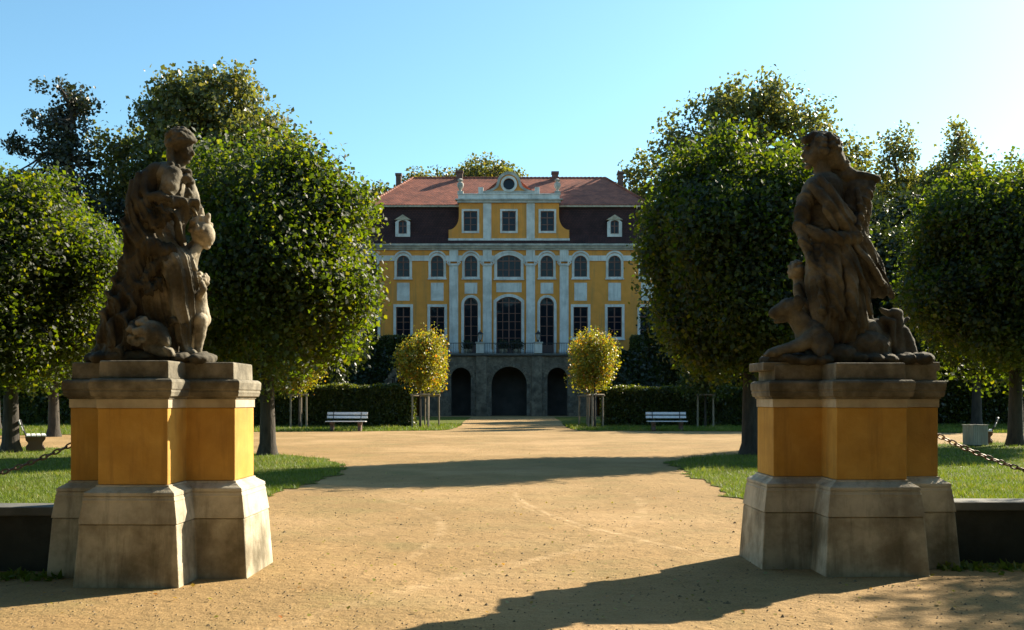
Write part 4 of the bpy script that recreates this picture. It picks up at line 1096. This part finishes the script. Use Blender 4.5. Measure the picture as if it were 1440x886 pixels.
# big park trees
def lobes_from(shape):  # list of (x, z, r) plus depth spread
    g = np.random.default_rng(len(shape)); o = []
    for (x, z, r) in shape:
        o.append((x, g.uniform(-1, 1)*r*.6, z, r, r*.9, r*.8))
    return o
bigL = make_tree('park_tree', lobes_from([(0,22,4.0),(-4.2,19.5,3.2),(4.5,19.5,3.4),(1.5,24.2,2.6),(-2,23,2.5),(-5,15,3.6),(5.2,14.5,3.8),(0,16,5),(0,10.5,5.5),(7.4,17.3,1.6),(-6.5,20.5,1.4),(3.6,22.4,1.8)]), 7, .42, 60000, .25, M['oak'], 91, clump=2.0, shell=.8, sprig=55, trunk_top=24, up=.2)
place(bigL, -23.6, 76, 0, 1, 'tall broad tree rising behind the left statue')
pine_l = []
g = np.random.default_rng(92)
for z in np.linspace(9, 23.0, 17):
    w = 7.6*(1-(z-8)/17.0)+.8
    for k in range(3):
        a = g.uniform(0, 6.28); rr = w*g.uniform(.25, .95); pine_l.append((math.cos(a)*rr, math.sin(a)*rr, z+g.uniform(-.5,.6), g.uniform(.8,1.6), g.uniform(.8,1.6), g.uniform(.3,.6)))
pine = make_tree('sparse_conifer', pine_l+[(1,0,8,4,3,2.5)], 9, .38, 15000, .20, M['pine'], 93, clump=1.1, shell=.5, sprig=28, trunk_top=22.8, up=.1)
place(pine, -31.0, 70, 0, 1, 'gaunt sparse conifer with bare twigs against the sky at far left')
oakR = make_tree('park_tree', lobes_from([(0,24.2,3.3),(-4.3,22.0,2.8),(3.8,22.4,3.2),(-7.8,18.8,2.2),(-6,15,3.6),(6.8,19.3,2.8),(8.6,16,2.6),(0,18.5,5),(-8.6,14.6,1.8),(2,11,6),(-4,9.5,4.5),(7.5,10,4.5),(1.8,25.4,1.4),(-2.0,25.0,1.5)]), 7, .5, 66000, .25, M['oak'], 94, clump=2.0, shell=.82, sprig=55, trunk_top=24, up=.2)
place(oakR, 26.6, 110, 0, 1.375, 'wide oak behind the right lime, its crown above the palace roof line')
bk = make_tree('park_tree', lobes_from([(0,29.5,4.6),(-4.6,27.3,3.6),(4.8,27.0,3.8),(-1.5,31.4,2.4),(2,31,2.6),(-7.6,25.5,2.6),(8,24.5,2.8),(0,22,6)]), 10, .5, 26000, .34, M['oak'], 95, clump=2.2, shell=.82, sprig=45, trunk_top=29)
place(bk, -3.3, 127, 0, .94, 'round tree crown showing above the palace ridge left of the gable')
bk2 = copy_tree(bk); place(bk2, -10.4, 127, R(75), .90, 'lower tree crown above the palace ridge beside the left chimney')
bk3 = copy_tree(bk); place(bk3, -17.5, 126, R(150), .84, 'small tree top behind the left end of the palace roof')
popl = make_tree('slender_tree', lobes_from([(0,20.5,1.7),(-.9,18,2.2),(1.1,17.5,2.2),(.2,14.5,3),(-1.4,12,3),(1.6,11,3),(0,8,3.6),(-.2,22.4,1.0)]), 5, .3, 30000, .20, M['oak'], 96, clump=1.5, shell=.75, sprig=40, trunk_top=20)
place(popl, 40.6, 105, 0, 1.28, 'slender tree top right of the right statue, left one of the pair')
p2 = copy_tree(popl); place(p2, 46.6, 105, R(100), 1.31, 'slender tree top right of the right statue, right one of the pair')
p3 = copy_tree(popl); place(p3, 53, 104, R(210), 1.15, 'lower slender tree at the far right edge of the sky line')
p4 = copy_tree(popl); place(p4, 36, 104, R(310), 1.10, 'slender tree close behind the shoulder of the right statue')
p5 = copy_tree(popl); place(p5, 58.5, 103, R(40), 1.15, 'slender tree outermost on the right, touching the photo edge')
bgR = copy_tree(bigL); place(bgR, 50.5, 117, R(140), 1.1, 'broad tree filling the skyline between the two slender tops at right')
bgR2 = copy_tree(bigL); place(bgR2, 36, 118, R(40), .92, 'broad tree skyline behind the head of the right statue')
mid = make_tree('bushy_tree', lobes_from([(0,9,3.4),(-2.6,6.5,3),(2.6,6.3,3),(0,4.2,4),(1,10.6,2.2),(-1.6,11,1.8)]), 2, .25, 34000, .21, M['dark_leaf'], 97, clump=1.6, shell=.75, sprig=40, trunk_top=9)
mids = [(-34.5,64,1.15,0,'bushy dark tree at the left edge under the gaunt conifer'),(-28,66,1.05,60,'bushy dark tree between the two far left lime trunks'),(-21.5,67,1.0,120,'bushy dark tree behind the trunk beside the left pedestal'),
        (-15.5,70,1.0,200,'bushy dark tree glimpsed just right of the left lime trunk'),(-41,66,1.25,250,'bushy tree at the outermost left of the background'),
        (15.2,78,1.0,30,'bushy dark tree behind the right bench and its hedge'),(21.5,76,1.2,90,'bushy dark tree behind the trunk of the right lime'),(26,67,1.2,150,'bushy dark tree behind the right pedestal'),
        (32.5,68,1.2,210,'bushy dark tree behind the litter bin hedge'),(39,67,1.25,280,'bushy dark tree at the right photo edge'),(22.3,58.5,.95,330,'bushy tree showing between right statue and right lime')]
for i, (x, y, s, r_, lb) in enumerate(mids):
    t = mid if i == 0 else copy_tree(mid)
    place(t, x, y, R(r_), s, lb, group='bushy trees closing the park behind the hedges')
for i, (x, y, s, src) in enumerate(((-9.5,1.0,1.7,0),(9.8,.5,1.7,1),(-3.8,-6.5,1.8,0),(4.6,-7,1.8,1),(-17,-6,1.7,1),(15.5,-7,1.7,0),(0,-17,2.3,0),(-19,7,1.5,0),(21,5,1.6,0))):  # unseen trees added beside and behind the camera to darken the foreground shade
    t = copy_tree(limeA if src == 0 else limeB)
    place(t, x, y, R(40*i), s, 'tall dense tree added unseen around the camera to block sky light', group='unseen trees added to block sky light')
# far wood closing the horizon; unseen leaf mass added behind camera to cut skylight
g = np.random.default_rng(99); P = []
n = 60000
Xb = g.uniform(-60, 60, 26000); Yb = g.uniform(-42, -30, 26000)
tag(link_mesh('woods', leaf_mesh('woods', np.stack([Xb, Yb, 24*g.uniform(0, 1, 26000)**.8], 1), 1.3, None, .2, 6), M['dark_leaf']), 'unseen leaf mass added behind the camera to block sky light', 'wood', kind='stuff')
for sgn in (-1, 1):
    X = sgn*g.uniform(17, 95, n//2); Y = g.uniform(104, 122, n//2)
    H = 15+3*np.sin(X*.35)+2*np.sin(X*.9+1)
    P.append(np.stack([X, Y, H*g.uniform(0, 1, n//2)**.8], 1))
tag(link_mesh('woods', leaf_mesh('woods', np.concatenate(P), .85, None, .2, 5), M['dark_leaf']), 'dark wood closing the park behind the palace on both sides', 'wood', kind='stuff')

# ------------------------------------------------------------------ benches and bin
def make_bench():
    t = empty('park_bench')
    for i, y in enumerate((-.22,-.08,.06,.20)): MB().box(-.98,.98,y-.055,y+.055,.445+.004*(i == 0),.485).build('seat_slat', M['white_wood'], t, .008)
    for z, y in ((.62,.33),(.80,.40)):
        MB().add([(-1.0+.0,y,z),(1.0,y,z),(1.0,y+.035,z-.008),(-1.0,y+.035,z-.008),(-1.0,y+.035,z+.12),(1.0,y+.035,z+.12),(1.0,y+.07,z+.112),(-1.0,y+.07,z+.112)],
                 [(0,3,2,1),(4,5,6,7),(0,1,5,4),(1,2,6,5),(2,3,7,6),(3,0,4,7)]).build('back_slat', M['white_wood'], t, .006)
    for x in (-.68,.68):
        prof = [(-.25,0),(.27,0),(.27,.10),(.21,.17),(.20,.25),(.27,.33),(.29,.44),(-.27,.44),(-.26,.36),(-.19,.27),(-.18,.17),(-.25,.10)]
        vs = [(x-.08, a, b) for a, b in prof]+[(x+.08, a, b) for a, b in prof]; n = len(prof)
        fs = [tuple(range(n))[::-1], tuple(range(n, 2*n))]+[(i, (i+1) % n, (i+1) % n+n, i+n) for i in range(n)]
        MB().add(vs, fs).build('foot', M['foot'], t, .012)
        MB().tube([(x,.22,.40),(x,.30,.56),(x,.42,.93)], .018, 6).build('back_bar', M['black_iron'], t)
    return t
GB = 'white slatted park benches'
b1 = make_bench(); b1.location = (-8.15, 48.9, .012); tag(b1, 'white slatted bench facing the drive before the sunlit left hedge', 'bench', GB)
for x, y, r_, lb in ((7.65, 49.1, 0, 'white slatted bench facing the drive before the dark right hedge'), (-14.45, 30.2, 116, 'bench seen end-on beside the left edge lime trunk'), (16.5, 34.8, -116, 'bench seen end-on with its foot beside the litter bin')):
    b = copy_tree(b1); b.location = (x, y, .012); b.rotation_euler = (0,0,R(r_)); tag(b, lb, 'bench', GB)
lb_ = empty('litter_bin', (15.45, 33.2, .012), R(12)); tag(lb_, 'pale litter bin clad in upright wooden slats beside the right bench', 'litter bin')
sl = MB()
for i in range(7):
    for sy in (-1, 1): sl.box(-.27+i*.078, -.27+i*.078+.068, sy*.27-.012, sy*.27+.012, .03, .68); sl.box(sy*.27-.012+.0, sy*.27+.012, -.27+i*.078+.004, -.27+i*.078+.064, .031, .679)
sl.build('slats', M['bin'], lb_, .004)
MB().box(-.245,.245,-.245,.245,.02,.64).build('liner', M['black_iron'], lb_)
MB().box(-.30,.30,-.30,-.22,.681,.705).box(-.30,.30,.22,.30,.681,.705).box(-.30,-.22,-.219,.219,.681,.705).box(.22,.30,-.219,.219,.681,.705).build('rim', M['bin'], lb_, .004)

# ------------------------------------------------------------------ light, sky, camera
EL = R(30.8); AZ = R(50)       # azimuth from +Y towards +X
sun = bpy.data.lights.new('sun', 'SUN'); sun.energy = 5.0; sun.angle = R(.53); sun.color = (1, .88, .69)
so = bpy.data.objects.new('sun', sun); col.objects.link(so)
d = Vector((math.sin(AZ)*math.cos(EL), math.cos(AZ)*math.cos(EL), math.sin(EL)))
so.rotation_euler = d.to_track_quat('Z', 'Y').to_euler(); so.location = d*60
w = bpy.data.worlds.new('World'); sc.world = w; w.use_nodes = True
N = w.node_tree.nodes; L = w.node_tree.links
sk = N.new('ShaderNodeTexSky'); sk.sky_type = 'NISHITA'; sk.sun_disc = False; sk.sun_elevation = EL; sk.sun_rotation = AZ
sk.air_density = 1.0; sk.dust_density = .8; sk.ozone_density = 1.3; sk.altitude = 150
tn = N.new('ShaderNodeMix'); tn.data_type = 'RGBA'; tn.blend_type = 'MULTIPLY'; tn.inputs[0].default_value = 1; tn.inputs[7].default_value = (.73, 1.02, 1.02, 1)
L.new(sk.outputs[0], tn.inputs[6]); L.new(tn.outputs[2], N['Background'].inputs[0]); N['Background'].inputs[1].default_value = .078
cam = bpy.data.cameras.new('camera'); co = bpy.data.objects.new('camera', cam); col.objects.link(co)
co.location = (0, 0, 1.55); co.rotation_euler = (R(90), 0, 0)
cam.sensor_width = 36; cam.lens = 35; cam.shift_y = 119/1440; cam.clip_end = 3000; cam.clip_start = .05
sc.camera = co
sc.view_settings.view_transform = 'Standard'; sc.view_settings.look = 'None'; sc.view_settings.gamma = 1; sc.view_settings.exposure = 1.48
sc.render.engine = 'CYCLES'
